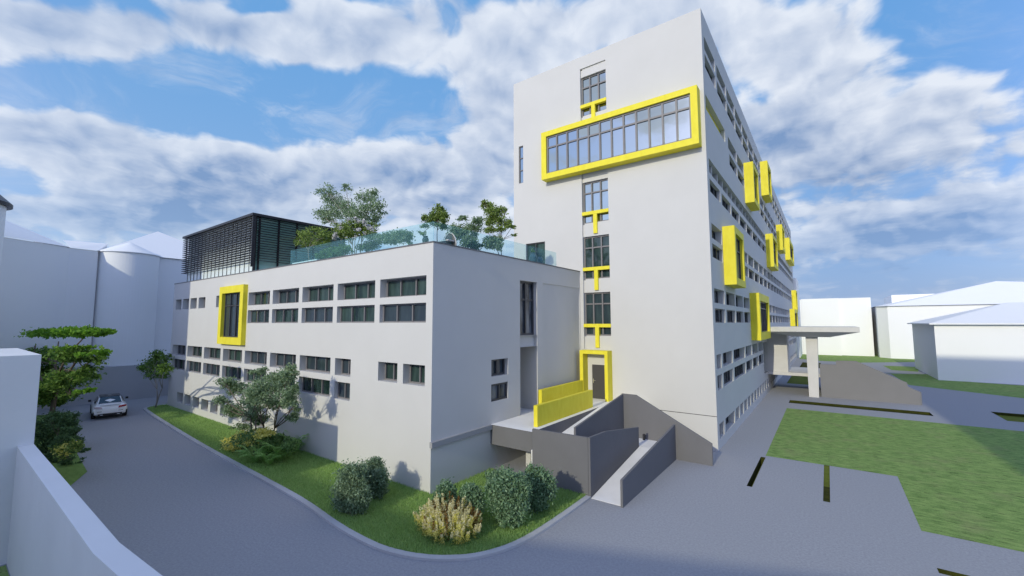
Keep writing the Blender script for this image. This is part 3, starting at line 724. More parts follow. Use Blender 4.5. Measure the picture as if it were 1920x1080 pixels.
def plant(name, label, cat, base, stems, blobs, leafmat, lsize, n, bark=BARK, rad=.05, group=None, clump=22, spread=.2, upb=.5, elong=1.7, extra=None, bias=.42, crown='crown', branch=True, vert=0.):
    base = Vector(base); t = thing(name, label, cat, base, group)
    vol = np.array([b[1][0]*b[1][2] for b in blobs]); vol = vol/vol.sum()
    C = np.concatenate([sample_blob(b[0], b[1], max(12, int(n*w)), clump, bias, spread) for b, w in zip(blobs, vol)])
    C = C[C[:, 2] > base.z+.04]
    rel(leaves(crown, C, lsize, leafmat, None, elong, upb, vert), t)
    if stems:
        mb = MB(); tops = []
        for s in stems:
            p = limb(mb, base+V3(*s[0]), base+V3(*s[1]), rad, rad*.55, bark, .05); tops.append((p[-1], p[-3]))
        for c, r in blobs:
            if not branch: break
            tp = min(tops, key=lambda q: (q[0]-Vector(c)).length)
            st_ = tp[0] if (tp[0]-Vector(c)).length > .3 else tp[1]
            e_ = Vector(c); q = limb(mb, st_, e_, rad*.5, rad*.18, bark, .1)
            for _ in range(3):
                d = V3(random.gauss(0, 1)*r[0], random.gauss(0, 1)*r[1], random.gauss(.3, .8)*r[2])*.6
                limb(mb, q[random.randint(2, 5)], e_+d, rad*.22, rad*.08, bark, .1, 4)
        rel(mb.build('trunk', smooth=True), t)
    if extra:
        for nm, Cx, sz, mt in extra: o = rel(leaves(nm, Cx, sz, mt, None, 1.3, .6), t); o['kind'] = 'stuff'
    return t
def PB(L, Y, dj=.5): return [px_blob(a, b, c, d, Y, dj) for a, b, c, d in L]

# -- street tree at the left
b0 = on_g(96, 800); Yt = 5.2
lay = PB([(60, 633, 42, 7), (105, 625, 44, 9), (150, 622, 38, 8), (186, 623, 22, 5), (35, 634, 24, 4), (22, 637, 16, 4)], Yt, .6)
t = plant('street_tree', 'layered bright green tree beside the white gate block and the parked car', 'tree', b0, [((0, 0, 0), (.2, .1, 2.4))],
          PB([(95, 668, 45, 16), (145, 664, 42, 14), (175, 672, 24, 9), (85, 700, 28, 20), (125, 712, 40, 18), (160, 702, 24, 14), (98, 742, 36, 16), (132, 742, 16, 6), (112, 754, 18, 6), (80, 735, 26, 22)], Yt, .8),
          L_STREET, .105, 13500, BARK, .17, clump=30, spread=.24)
C = np.concatenate([sample_blob(b[0], b[1], 1000, 20, .45, .22) for b in lay]+[sample_blob(b[0], b[1], 160, 16, .45, .25) for b in PB([(178, 662, 24, 6), (150, 652, 36, 5), (70, 655, 30, 5), (162, 732, 14, 2.5)], Yt, .5)])
rel(leaves('top_foliage', C, .14, L_BRIGHT, None, 1.6, .8), t)
tr = MB(); s0 = on_y(98, 745, Yt)
for a, c in ((98, 690), (110, 640), (70, 634), (165, 625)): limb(tr, s0, on_y(a, c, Yt), .10, .03, BARK, .06)
rel(tr.build('limb'), t)
# shrubs below it
bs = on_g(112, 868)
plant('shrub', 'dark feathery shrub with drooping sprays at the foot of the street tree', 'shrub', bs, [((0, 0, 0), (0, 0, .5))],
      PB([(100, 800, 36, 26), (115, 792, 26, 20), (90, 835, 26, 26), (132, 806, 14, 12), (125, 830, 24, 16), (150, 842, 18, 5), (135, 864, 22, 6), (105, 862, 24, 14)], bs.y, .4), L_DARK, .048, 15000, BARK, .03, upb=.2, elong=2.6, clump=40, spread=.14)
by = on_g(120, 866); plant('shrub', 'small yellow flowering shrub among the dark sprays by the street tree', 'shrub', by+V3(.4, -.1, 0), [((0, 0, 0), (0, 0, .3))], PB([(125, 843, 22, 14), (138, 838, 14, 10)], by.y-.25, .2), L_OLIVE, .06, 1100, BARK, .02,
      extra=[('flower', sample_blob(*px_blob(128, 840, 20, 11, by.y-.35, .1), 420), .07, L_YEL)])
# -- tree near the wing end
b1 = on_g(291, 766)
plant('young_tree', 'small dark green tree on the grass by the far end of the wing', 'tree', b1, [((0, 0, 0), (.1, 0, 1.5)), ((0, 0, 0), (.6, .2, 1.6))],
      PB([(292, 682, 22, 14), (282, 690, 16, 10), (308, 690, 14, 11), (297, 665, 14, 11), (268, 690, 9, 4), (298, 704, 18, 6), (280, 703, 11, 5), (312, 672, 10, 8)], b1.y, .5), L_STREET, .09, 3600, BARKP, .06, spread=.26)
# -- multi stem tree in front of the facade
b2 = on_g(482, 856); Y2 = b2.y
z4 = lambda a, b, rx, ry: (380+a/4.5, 640+b/4.5, rx/4.5, ry/4.5)
plant('multi_stem_tree', 'airy grey green multi stem tree in front of the long sunlit facade', 'tree', b2,
      [((-.25, 0, 0), (-1.15, .1, 1.75)), ((0, 0, 0), (-.3, 0, 1.7)), ((.1, .1, 0), (.35, .1, 1.55)), ((.5, .2, 0), (1.25, .2, 1.5)), ((.2, 0, 0), (.75, -.1, 1.6))],
      PB([z4(200, 350, 80, 45), z4(300, 400, 90, 50), z4(160, 490, 75, 32), z4(250, 570, 75, 62), z4(340, 720, 70, 32), z4(430, 590, 80, 62), z4(470, 660, 80, 35), z4(500, 420, 130, 100), z4(420, 480, 90, 60), z4(480, 250, 70, 32),
          z4(640, 350, 110, 90), z4(730, 270, 70, 60), z4(720, 470, 90, 75), z4(600, 520, 90, 50), z4(780, 400, 40, 60), z4(760, 640, 55, 42), z4(790, 560, 42, 30), z4(330, 610, 40, 30)], Y2+.1, .75),
      L_GREY, .07, 15500, BARK, .055, clump=30, spread=.26, bias=.5)
# planting under it
b3 = on_g(455, 848); plant('shrub', 'rounded yellow green flowering shrub under the multi stem tree', 'shrub', b3, None,
      PB([(440, 836, 21, 17), (465, 824, 27, 17), (492, 818, 23, 14), (508, 828, 17, 14), (455, 846, 20, 11)], b3.y, .3), L_MID, .065, 4200, clump=14, upb=.6,
      extra=[('flower', np.concatenate([sample_blob(*px_blob(a, b, c, d, b3.y-.1, .2), 380, 10) for a, b, c, d in ((442, 828, 22, 11), (468, 815, 25, 10), (494, 812, 20, 9), (430, 838, 12, 11), (453, 833, 24, 12), (480, 823, 22, 10), (440, 843, 18, 8))]), .08, L_YEL)])
plant('shrub', 'low mid green shrub between the yellow shrub and the sunlit facade', 'shrub', on_g(530, 850), None, PB([(520, 826, 18, 12), (545, 834, 16, 12), (505, 838, 18, 12)], 10.6, .3), L_MID, .07, 2600, clump=14)
def fern(label, base, n, L, group):
    t = thing('fern', label, 'fern', base, group); Vt = []
    for i in range(n):
        th = 2*math.pi*i/n+random.uniform(-.2, .2); ln = L*random.uniform(.75, 1.15); el = random.uniform(1.25, 1.9)
        dr = np.array([_c(th), _s(th), 0]); pr_ = np.array([-_s(th), _c(th), 0])
        K = 16
        for k in range(1, K):
            tt = k/K; p = np.array(base)+dr*ln*(tt*.72)+np.array([0, 0, ln*(el*tt-.95*tt*tt)])
            wl = .17*L*math.sin(math.pi*min(1, tt*.9+.08))+.01; bl = dr*ln/K*.75
            for sg in (-1, 1):
                q = p+pr_*sg*wl+dr*.05*L+np.array([0, 0, -.04*L]); Vt += [p-bl*.5, p+bl*.5, q+bl*.2, q-bl*.1]
    rel(np_mesh('frond', np.array(Vt), 4, L_FERN), t); return t
for px, py, lab, L in ((478, 868, 'green fern nearest the kerb under the multi stem tree', 1.15), (522, 866, 'tall arching fern in the middle of the row under the tree', 1.25), (553, 848, 'fern nearest the sunlit facade beside the square shadow', 1.15), (505, 872, 'low broad fern in front between the other ferns', 1.0)):
    fern(lab, on_g(px, py, IZ), 19, L*1.0, 'ferns under the multi stem tree')
# bushes at the corner
def bush(label, px, py, blobs, Y, mat, ls, n, **k):
    plant('bush', label, 'bush', on_g(px, py, IZ), [((0, 0, 0), (0, 0, .3))], PB(blobs, Y, .12), mat, ls, n, BARK, .02, 'bushes near the wing corner', clump=k.get('clump', 14), spread=.21, upb=k.get('upb', .5), elong=k.get('elong', 1.6), branch=False, vert=k.get('vert', 0.))
bush('pale grey green bush standing nearest the kerb in front of the facade', 658, 968, [(655, 900, 24, 28), (648, 925, 22, 28), (672, 930, 22, 30), (662, 950, 26, 18), (668, 885, 18, 20), (640, 940, 14, 16)], 9.15, L_BUSH, .045, 16000)
bush('pale grey green bush close to the sunlit facade', 700, 928, [(700, 882, 20, 22), (712, 900, 18, 22), (695, 905, 20, 20), (710, 920, 16, 12), (702, 870, 12, 12)], 10.4, L_BUSH, .045, 12500)
bush('blue green bush on the left behind the yellow flowering shrub', 835, 965, [(836, 922, 16, 18), (825, 938, 14, 18), (845, 945, 14, 18)], 10.75, L_BUSH2, .042, 8000, elong=2.2, vert=.6)
bush('blue green bush in the middle behind the yellow flowering shrub', 885, 958, [(880, 925, 18, 16), (895, 942, 14, 18), (870, 942, 12, 16)], 11.2, L_BUSH2, .042, 7600, elong=2.2, vert=.6)
bush('largest blue green bush right of the yellow flowering shrub', 955, 985, [(950, 905, 30, 24), (945, 935, 28, 28), (965, 945, 28, 28), (955, 970, 22, 18), (930, 915, 18, 20), (978, 915, 18, 22)], 11.45, L_BUSH2, .046, 17000, elong=2.3, vert=.6)
bush('blue green bush in front of the grey ramp wall', 1008, 956, [(1010, 900, 22, 20), (1022, 915, 20, 22), (1005, 930, 20, 24), (1012, 948, 14, 12), (995, 888, 10, 16)], 13.0, L_BUSH2, .046, 12500, elong=2.3, vert=.6)
bush('small olive bush beside the wing gable behind the larger bushes', 925, 895, [(925, 892, 14, 12)], 13.6, L_BUSH2, .06, 900)
# yellow flowering shrub made of upright spikes
bf = on_g(833, 1015, IZ); t = thing('flowering_shrub', 'cream and yellow flowering shrub of upright spikes at the grass corner', 'shrub', bf)
parts = {'y': [], 'c': [], 'r': [], 'g': []}
for i in range(240):
    rr_ = math.sqrt(random.random()); th = random.uniform(0, 2*math.pi); kind = random.choices(['y', 'c', 'r'], [.50, .43, .07])[0]
    p = bf+V3(-.30+rr_*_c(th)*1.0, .48+rr_*_s(th)*.78, 0); hgt = random.uniform(.55, 1.1)*(1.05-.55*rr_**2)
    if p.y > bf.y+.7 and random.random() < .45: kind = 'r'
    n_ = 120; z_ = rng.beta(1.5, 1.0, n_)*hgt; rad_ = (.12*(1.05-z_/hgt)+.014)*rng.random(n_)**.6
    a_ = rng.uniform(0, 6.28, n_); lx, ly = rr_*_c(th)*.35+random.gauss(0, .1), rr_*_s(th)*.3+random.gauss(0, .1)
    Cx = np.stack([p.x+lx*z_+np.cos(a_)*rad_, p.y+ly*z_+np.sin(a_)*rad_, p.z+z_], 1)
    z0_ = hgt*(random.uniform(.03, .2) if random.random() < .5 else random.uniform(.25, .6)); mid_ = hgt*random.uniform(.5, .95); lo_ = z_ < z0_; up_ = z_ > mid_
    parts['g'].append(Cx[lo_]); parts['r' if kind == 'r' else 'y' if rr_ > .25 or random.random() < .6 else 'c'].append(Cx[~lo_ & ~up_]); parts['c' if kind != 'r' else 'r'].append(Cx[up_])
for k_, nm, mt in (('y', 'yellow_flower', L_YEL), ('c', 'cream_flower', L_CREAM), ('r', 'rust_foliage', L_RUST), ('g', 'foliage', L_MID)):
    rel(leaves(nm, np.concatenate(parts[k_]), 0.026, mt, None, 2.0, .1, .8), t)

# -- roof garden
ZR = HW
def rp(px, Y): q = on_y(px, 470, Y); return V3(q.x, Y, ZR)
plant('roof_tree', 'tallest grey green tree on the roof behind the white flowering tree', 'tree', rp(668, 15.2), [((0, 0, 0), (-.4, 0, 1.6)), ((.2, 0, 0), (.5, 0, 1.7))],
      PB([(612, 358, 18, 12), (625, 375, 22, 16), (650, 352, 12, 8), (630, 400, 28, 18), (605, 402, 16, 10), (645, 385, 20, 14), (610, 412, 18, 7), (690, 372, 20, 14), (700, 360, 14, 9), (705, 385, 18, 14), (685, 395, 26, 18), (710, 402, 14, 8), (665, 405, 26, 14), (700, 415, 18, 10), (640, 425, 20, 8)], 15.2, .6),
      L_GREY, .068, 9500, BARKP, .05, clump=24, spread=.26, bias=.5)
b4 = rp(662, 13.4)
plant('flowering_tree', 'dark leaved roof tree with white blossom and pale stems', 'tree', b4, [((0, 0, 0), (-.5, 0, 1.25)), ((.1, 0, 0), (.0, .1, 1.3)), ((.2, 0, 0), (.55, 0, 1.3)), ((-.1, 0, 0), (-1.2, 0, 1.3))],
      PB([(645, 430, 20, 12), (668, 425, 24, 14), (690, 428, 20, 12), (660, 440, 26, 8), (640, 440, 16, 8), (690, 440, 18, 7)], 13.4, .4), L_OLIVE, .075, 3200, BARKP, .035,
      extra=[('blossom', np.concatenate([sample_blob(*px_blob(a, b, 4, 3, 12.9, .2), 60, 60, .4, .4) for a, b in ((640, 420), (668, 411), (682, 415), (648, 438), (628, 440), (660, 425), (683, 436), (628, 447), (645, 424), (690, 422), (664, 445), (672, 416), (655, 420), (638, 428), (675, 430), (652, 412), (695, 430))]), .085, L_WHITEF)])
plant('roof_tree', 'small dark leaved tree with thin white trunk in front of the louvred pavilion', 'tree', rp(584, 12.7), [((0, 0, 0), (-.35, 0, 1.0))],
      PB([(572, 440, 18, 12), (595, 436, 22, 10), (610, 445, 14, 12), (575, 455, 20, 10), (600, 455, 18, 8), (560, 450, 9, 10)], 12.7, .3), L_OLIVE, .075, 2600, BARKP, .03)
for px, Y, lab, bl, mt, n_ in ((612, 12.5, 'bright low roof shrub left of the pale flowering stems', [(602, 480, 10, 7), (610, 476, 10, 8)], L_MID, 700),
                          (632, 12.6, 'green roof shrub behind the glass under the white blossom', [(625, 472, 12, 9), (645, 468, 16, 10), (630, 478, 12, 6)], L_MID, 1300),
                          (690, 13.6, 'dark roof shrub behind the glass right of the blossom', [(685, 462, 16, 10), (700, 458, 14, 10)], L_DARK, 1000),
                          (745, 13.4, 'broad grey green roof shrub in the middle of the glass balustrade', [(735, 446, 18, 12), (755, 442, 20, 12), (718, 448, 16, 10), (768, 450, 8, 10), (700, 442, 12, 8)], L_GREY, 2800),
                          (880, 15.8, 'large pale roof shrub behind the white garden chair', [(865, 436, 16, 14), (885, 430, 16, 14), (895, 415, 12, 9), (868, 410, 12, 6), (880, 452, 18, 12), (850, 438, 14, 16)], L_GREY, 3200),
                          (878, 14.8, 'dark roof shrub at the foot of the pale roof shrub', [(890, 462, 14, 7), (843, 452, 8, 10)], L_DARK, 900),
                          (925, 17.0, 'rounded pale roof shrub left of the right hand roof tree', [(918, 455, 13, 11), (930, 450, 12, 9), (935, 462, 10, 8)], L_GREY, 1400)):
    plant('roof_shrub', lab, 'shrub', rp(px, Y), [((0, 0, 0), (0, 0, .4))], PB(bl, Y, .2), mt, .06, int(n_*1.6), BARKP, .018, 'shrubs in the roof garden', clump=16, branch=False)
plant('roof_tree', 'round topped dark green roof tree at the wing corner', 'tree', rp(820, 12.6), [((0, 0, 0), (0, 0, 1.0))],
      PB([(822, 402, 14, 12), (832, 408, 10, 10), (812, 412, 12, 10), (825, 390, 8, 7), (798, 410, 7, 7), (795, 424, 8, 5), (828, 424, 12, 6), (792, 438, 8, 4)], 12.6, .25), L_OLIVE, .05, 4200, BARK, .022, spread=.26)
plant('roof_tree', 'slender twin stemmed roof tree beside the tower', 'tree', rp(938, 18.6), [((0, 0, 0), (-.3, 0, 1.0)), ((.1, 0, 0), (.05, 0, 1.2))],
      PB([(915, 388, 12, 10), (925, 400, 14, 12), (940, 395, 10, 8), (935, 412, 16, 10), (918, 415, 12, 9), (952, 420, 10, 7), (920, 432, 12, 7), (960, 425, 8, 4), (962, 440, 7, 3), (905, 380, 6, 5), (940, 428, 10, 6)], 18.6, .4), L_OLIVE, .062, 5200, BARK, .03, spread=.26)
# roof furniture
ch = thing('garden_chair', 'white arched garden chair on the roof behind the glass', 'chair', rp(842, 12.9))
q = MB(); cc_ = rp(842, 12.9)
q.tube([cc_+V3(-.42*_c(a), 0, .58*_s(a)+.02) for a in [math.pi*i/16 for i in range(17)]], .02, CONC, 8); rel(q.build('hoop_back', smooth=True), ch)
q = MB(); q.face([cc_+V3(-.40*_c(a), .03, .55*_s(a)+.02) for a in [math.pi*i/16 for i in range(17)]], flat('chair_mesh', (.12, .12, .12), .8)); q.box(-.30, .30, -.35, .02, .2, .24, CONC, Matrix.Translation(cc_)); rel(q.build('seat'), ch)
def lathe(mb, c, prof, mat, k=14):
    for i in range(len(prof)-1):
        for j in range(k):
            a, b = 2*math.pi*j/k, 2*math.pi*(j+1)/k; (r1, z1), (r2, z2) = prof[i], prof[i+1]
            mb.face([c+V3(r1*_c(a), r1*_s(a), z1), c+V3(r1*_c(b), r1*_s(b), z1), c+V3(r2*_c(b), r2*_s(b), z2), c+V3(r2*_c(a), r2*_s(a), z2)], mat)
POT = flat('blue_pot', (.06, .12, .16), .3); BALL = flat('dark_pot', (.03, .045, .045), .5)
pot = [(.10, 0), (.17, .15), (.2, .35), (.13, .5), (.15, .56), (.12, .55), (.1, .45)]
for x, y, lab, mt, sc in ((-12.9, 19.5, 'blue vase with sprigs on the roof near the terrace door', POT, 1.1), (-12.95, 20.3, 'plain blue vase right of the vase with sprigs', POT, .9), (-13.35, 12.05, 'dark round pot on the roof left of the wing corner', BALL, .7)):
    q = MB(); lathe(q, V3(x, y, ZR), [(r_*sc, z_*sc) for r_, z_ in pot], mt); o = q.build('vase', smooth=True); tag(o, lab, 'vase')
    if sc == 1.1: leaves('sprig', sample_blob((x, y, ZR+.75), (.16, .16, .18), 60, 10), .05, L_MID, o)
wl = MB(); wl.box(-24.2, -21.6, YW+.16, YW+.5, HW-.02, HW+.16, FLOORW); tag(wl.build('roof_ledge'), 'short white ledge at the left end of the glass balustrade', 'ledge')

# ================================================================== CAR
def paint():
    m, nt, P, N, L = nodes('white_car_paint'); P.inputs['Base Color'].default_value = (.92, .91, .90, 1); P.inputs['Roughness'].default_value = .3; P.inputs['Coat Weight'].default_value = .6; P.inputs['Coat Roughness'].default_value = .04
    n = noise(N, L, 300, 2); L.new(bump(N, L, n, .01), P.inputs['Normal']); return m
PAINT = paint(); BLK = flat('black_trim', (.012, .012, .014), .35); TYRE = flat('tyre_rubber', (.02, .02, .02), .85); RIM = flat('alloy_rim', (.5, .5, .52), .3, 1.)
CGL = glass_dark('car_glass', (.015, .017, .02), (.03, .033, .04), 1.6)
RED = flat('tail_lamp_red', (.42, .015, .02), .15); LITE = flat('tail_lamp_clear', (.60, .50, .52), .12)
car = thing('parked_car', 'white coupe with dark roof seen from behind on the shaded road', 'car', (0, 0, 0))
def loft(mb, secs, mat, cap=True):
    n = len(secs[0]); base = len(mb.v); mi_ = mb.mi(mat)
    for s in secs: mb.v += [tuple(p) for p in s]
    for i in range(len(secs)-1):
        for j in range(n):
            k = (j+1) % n; mb.f.append((base+i*n+j, base+i*n+k, base+(i+1)*n+k, base+(i+1)*n+j)); mb.m.append(mi_)
    if cap:
        mb.f.append(tuple(base+j for j in reversed(range(n)))); mb.m.append(mi_); mb.f.append(tuple(base+(len(secs)-1)*n+j for j in range(n))); mb.m.append(mi_)
def sec(x, w, zb, zs, zt, wt):   # body section: bottom, sides, shoulder, deck
    h = [(0, zb), (w*.86, zb), (w*.98, zb+.12), (w, (zb+zs)/2+.05), (w*.985, zs), (wt, zt-.03), (wt*.6, zt), (0, zt+.01)]
    return [V3(x, y, z) for y, z in h]+[V3(x, -y, z) for y, z in reversed(h[1:-1])]
q = MB()   # x forward, rear bumper at x=0
loft(q, [sec(0.0, .74, .36, .62, .70, .62), sec(.05, .84, .30, .72, .84, .74), sec(.18, .90, .26, .80, .95, .78), sec(.45, .92, .24, .84, 1.0, .76), sec(.95, .935, .22, .86, 1.0, .78), sec(1.6, .915, .2, .85, .98, .8), sec(2.6, .91, .2, .85, .97, .8), sec(3.3, .915, .2, .83, .95, .78), sec(3.9, .90, .22, .78, .88, .72), sec(4.4, .84, .26, .68, .76, .62), sec(4.62, .70, .34, .56, .62, .5)], PAINT)
body = rel(q.build('body', smooth=True), car); sd = body.modifiers.new('sub', 'SUBSURF'); sd.levels = 2; sd.render_levels = 2
def gsec(x, z, wb, wt, zb=.94): return [V3(x, wb, zb), V3(x, wt, z-.04), V3(x, wt*.8, z), V3(x, 0, z+.015), V3(x, -wt*.8, z), V3(x, -wt, z-.04), V3(x, -wb, zb)]
q = MB(); loft(q, [gsec(.62, .99, .70, .66), gsec(1.0, 1.18, .76, .62), gsec(1.45, 1.36, .78, .58), gsec(2.0, 1.415, .79, .58), gsec(2.5, 1.40, .79, .58), gsec(2.95, 1.26, .78, .62), gsec(3.4, 1.0, .74, .70)], PAINT); rel(q.build('cabin', smooth=False), car)
q = MB(); q.slab([(.66, .60, 1.015), (.66, -.60, 1.015), (1.42, -.50, 1.365), (1.42, .50, 1.365)], (-.006, 0, .012), CGL); rel(q.build('rear_window'), car)
q = MB(); q.slab([(1.46, .56, 1.385), (1.46, -.56, 1.385), (2.5, -.55, 1.425), (2.5, .55, 1.425)], (0, 0, .02), BLK); rel(q.build('roof'), car)
for s in (1, -1):
    q = MB(); q.slab([(1.05, s*.768, 1.0), (2.9, s*.785, 1.0), (2.75, s*.64, 1.28), (2.3, s*.602, 1.36), (1.6, s*.602, 1.34)], (0, s*.012, .006), CGL); rel(q.build('side_window'), car)
    q = MB(); q.slab([(-.005, s*.40, .74), (.0, s*.62, .78), (.10, s*.80, .80), (.16, s*.83, .88), (.06, s*.70, .905), (.03, s*.45, .865)], (-.03, s*.02, 0), RED if s < 0 else LITE); rel(q.build('tail_light'), car)
    q = MB(); q.box(2.95, 3.12, min(s*.93, s*1.09), max(s*.93, s*1.09), .93, 1.07, BLK); rel(q.build('mirror'), car)
    q = MB(); q.slab([(.10, s*.80, .36), (.16, s*.86, .36), (.14, s*.86, .56), (.08, s*.80, .54)], (-.03, s*.02, 0), BLK); rel(q.build('bumper_vent'), car)
    for x in (.95, 3.65):
        q = MB(); K = 24
        for i in range(K):
            a, b = 2*math.pi*i/K, 2*math.pi*(i+1)/K
            pr2 = [(.20, .70), (.29, .69), (.335, .72), (.335, .90), (.29, .935), (.20, .925)]
            for j in range(len(pr2)-1):
                (r1, y1), (r2, y2) = pr2[j], pr2[j+1]
                q.face([V3(x+r1*_c(a), s*y1, .335+r1*_s(a)), V3(x+r1*_c(b), s*y1, .335+r1*_s(b)), V3(x+r2*_c(b), s*y2, .335+r2*_s(b)), V3(x+r2*_c(a), s*y2, .335+r2*_s(a))], TYRE)
        w = rel(q.build('wheel', smooth=True), car)
        q = MB(); q.face([V3(x+.2*_c(2*math.pi*i/K), s*.90, .335+.2*_s(2*math.pi*i/K)) for i in range(K)], BLK)
        for i in range(5):
            a = 2*math.pi*i/5; d_ = V3(_c(a), 0, _s(a)); e_ = V3(-_s(a), 0, _c(a)); c0 = V3(x, s*.915, .335)
            q.slab([c0+e_*.05, c0-e_*.05, c0+d_*.2-e_*.025, c0+d_*.2+e_*.025], (0, s*.015, 0), RIM)
        q.build('rim', w)
q = MB(); q.box(-.035, .08, -.62, .62, .27, .41, BLK); q.box(-.05, .02, -.5, -.36, .30, .36, CHROME); q.box(-.05, .02, .36, .5, .30, .36, CHROME); rel(q.build('diffuser'), car)
q = MB(); q.box(-.012, .06, -.66, -.42, .545, .565, BLK); q.box(-.012, .06, .42, .66, .545, .565, BLK); q.box(.06, .12, -.52, .52, .945, .96, BLK); rel(q.build('trim_line'), car)
# rear of the car at (-40.45, 7.82), heading away
hd = math.atan2(.27, -1.81); car.location = (-40.46, 7.82, .004); car.rotation_euler = (0, 0, hd)

# ================================================================== LIGHT AND SKY
sun_dir = V3(-.03, 1, -.405).normalized()
sl = bpy.data.lights.new('sun', 'SUN'); sl.energy = 2.2; sl.angle = R_(.55); sl.color = (1, .95, .72)
so = bpy.data.objects.new('sun', sl); COL.objects.link(so); so.rotation_euler = (-sun_dir).to_track_quat('Z', 'Y').to_euler(); so.location = (0, -30, 60)
wd = bpy.data.worlds.new('World'); S.world = wd; wd.use_nodes = True
nt = wd.node_tree; N, L = nt.nodes, nt.links; N.clear()
out = N.new('ShaderNodeOutputWorld'); bg = N.new('ShaderNodeBackground'); L.new(bg.outputs[0], out.inputs[0]); bg.inputs[1].default_value = .12
AZURE = (.90, 2.95, 6.1, 1)
sky = N.new('ShaderNodeTexSky'); sky.sky_type = 'NISHITA'; sky.sun_disc = False
to_sun = -sun_dir; sky.sun_elevation = math.asin(to_sun.z); sky.sun_rotation = math.atan2(to_sun.x, to_sun.y); sky.air_density = 1.0; sky.dust_density = .6; sky.ozone_density = 1.6
tc = N.new('ShaderNodeTexCoord'); D = tc.outputs['Generated']
def math_(op, a, b=None, c=None, clamp=False):
    n = N.new('ShaderNodeMath'); n.operation = op; n.use_clamp = clamp
    for i, v in enumerate((a, b, c)):
        if v is None: continue
        if hasattr(v, 'node'): L.new(v, n.inputs[i])
        else: n.inputs[i].default_value = v
    return n.outputs[0]
sp = N.new('ShaderNodeSeparateXYZ'); L.new(D, sp.inputs[0])
zz = math_('ADD', math_('MAXIMUM', sp.outputs[2], 0.0), .30)
cb = N.new('ShaderNodeCombineXYZ'); L.new(math_('DIVIDE', sp.outputs[0], zz), cb.inputs[0]); L.new(math_('DIVIDE', sp.outputs[1], zz), cb.inputs[1]); cb.inputs[2].default_value = 0.
def vadd(v, w):
    o = N.new('ShaderNodeVectorMath'); o.operation = 'ADD'; L.new(v, o.inputs[0])
    if hasattr(w, 'node'): L.new(w, o.inputs[1])
    else: o.inputs[1].default_value = w
    return o.outputs[0]
def ntex(v, sc, det, ro, out='Fac', dist=0.):
    n = N.new('ShaderNodeTexNoise'); n.noise_dimensions = '2D'; n.inputs['Scale'].default_value = sc; n.inputs['Detail'].default_value = det; n.inputs['Roughness'].default_value = ro; n.inputs['Distortion'].default_value = dist
    L.new(v, n.inputs['Vector']); return n.outputs[out]
wv = N.new('ShaderNodeVectorMath'); wv.operation = 'MULTIPLY_ADD'; L.new(ntex(cb.outputs[0], 5.0, 3, .5, 'Color'), wv.inputs[0]); wv.inputs[1].default_value = (.10, .10, 0); wv.inputs[2].default_value = (-.05, -.05, 0)
P0 = vadd(cb.outputs[0], wv.outputs[0])
def billow(v):      # large masses plus rounded puffs
    big = ntex(v, 1.9, 5, .55); vo = N.new('ShaderNodeTexVoronoi'); vo.voronoi_dimensions = '2D'; vo.feature = 'F1'; vo.inputs['Scale'].default_value = 8.; vo.inputs['Detail'].default_value = 1.; vo.inputs['Roughness'].default_value = .5; L.new(v, vo.inputs['Vector'])
    fine = ntex(v, 15., 4, .6)
    return math_('ADD', math_('ADD', math_('MULTIPLY', big, .86), math_('MULTIPLY', math_('SUBTRACT', .55, vo.outputs['Distance']), .10)), math_('MULTIPLY', fine, .14))
nzA = billow(P0); nzB = billow(vadd(P0, (.02, -.06, .0)))
wd_ = N.new('ShaderNodeVectorMath'); wd_.operation = 'DOT_PRODUCT'; L.new(D, wd_.inputs[0]); wd_.inputs[1].default_value = fw
fr_w = math_('MULTIPLY', math_('MAXIMUM', wd_.outputs['Value'], 0.0), 1.0)
def gauss(px, py, rx, ry, amp, back=False):     # a cloud bank (amp>0) or clear patch (amp<0) in that direction of the sky
    d = ray(px, py).normalized(); hx = (ray(px+rx, py).normalized()-d).length; hy = (ray(px, py-ry).normalized()-d).length
    rgt = (ray(px+1, py)-ray(px, py)).normalized()
    if back: d = V3(d.x, -d.y, d.z); rgt = V3(rgt.x, -rgt.y, rgt.z)
    rgt = (rgt-d*rgt.dot(d)).normalized(); u_ = rgt.cross(d)
    s = N.new('ShaderNodeVectorMath'); s.operation = 'SUBTRACT'; L.new(D, s.inputs[0]); s.inputs[1].default_value = d
    acc = None
    for ax, hw in ((rgt, hx), (u_, hy)):
        q = N.new('ShaderNodeVectorMath'); q.operation = 'DOT_PRODUCT'; L.new(s.outputs[0], q.inputs[0]); q.inputs[1].default_value = ax/hw
        e = math_('MULTIPLY', q.outputs['Value'], q.outputs['Value']); acc = e if acc is None else math_('ADD', acc, e)
    q = N.new('ShaderNodeVectorMath'); q.operation = 'DOT_PRODUCT'; L.new(s.outputs[0], q.inputs[0]); q.inputs[1].default_value = d/.6   # fades behind
    acc = math_('ADD', acc, math_('MULTIPLY', q.outputs['Value'], q.outputs['Value']))
    return math_('MULTIPLY', math_('EXPONENT', math_('MULTIPLY', acc, -1.0)), amp)
bias = None
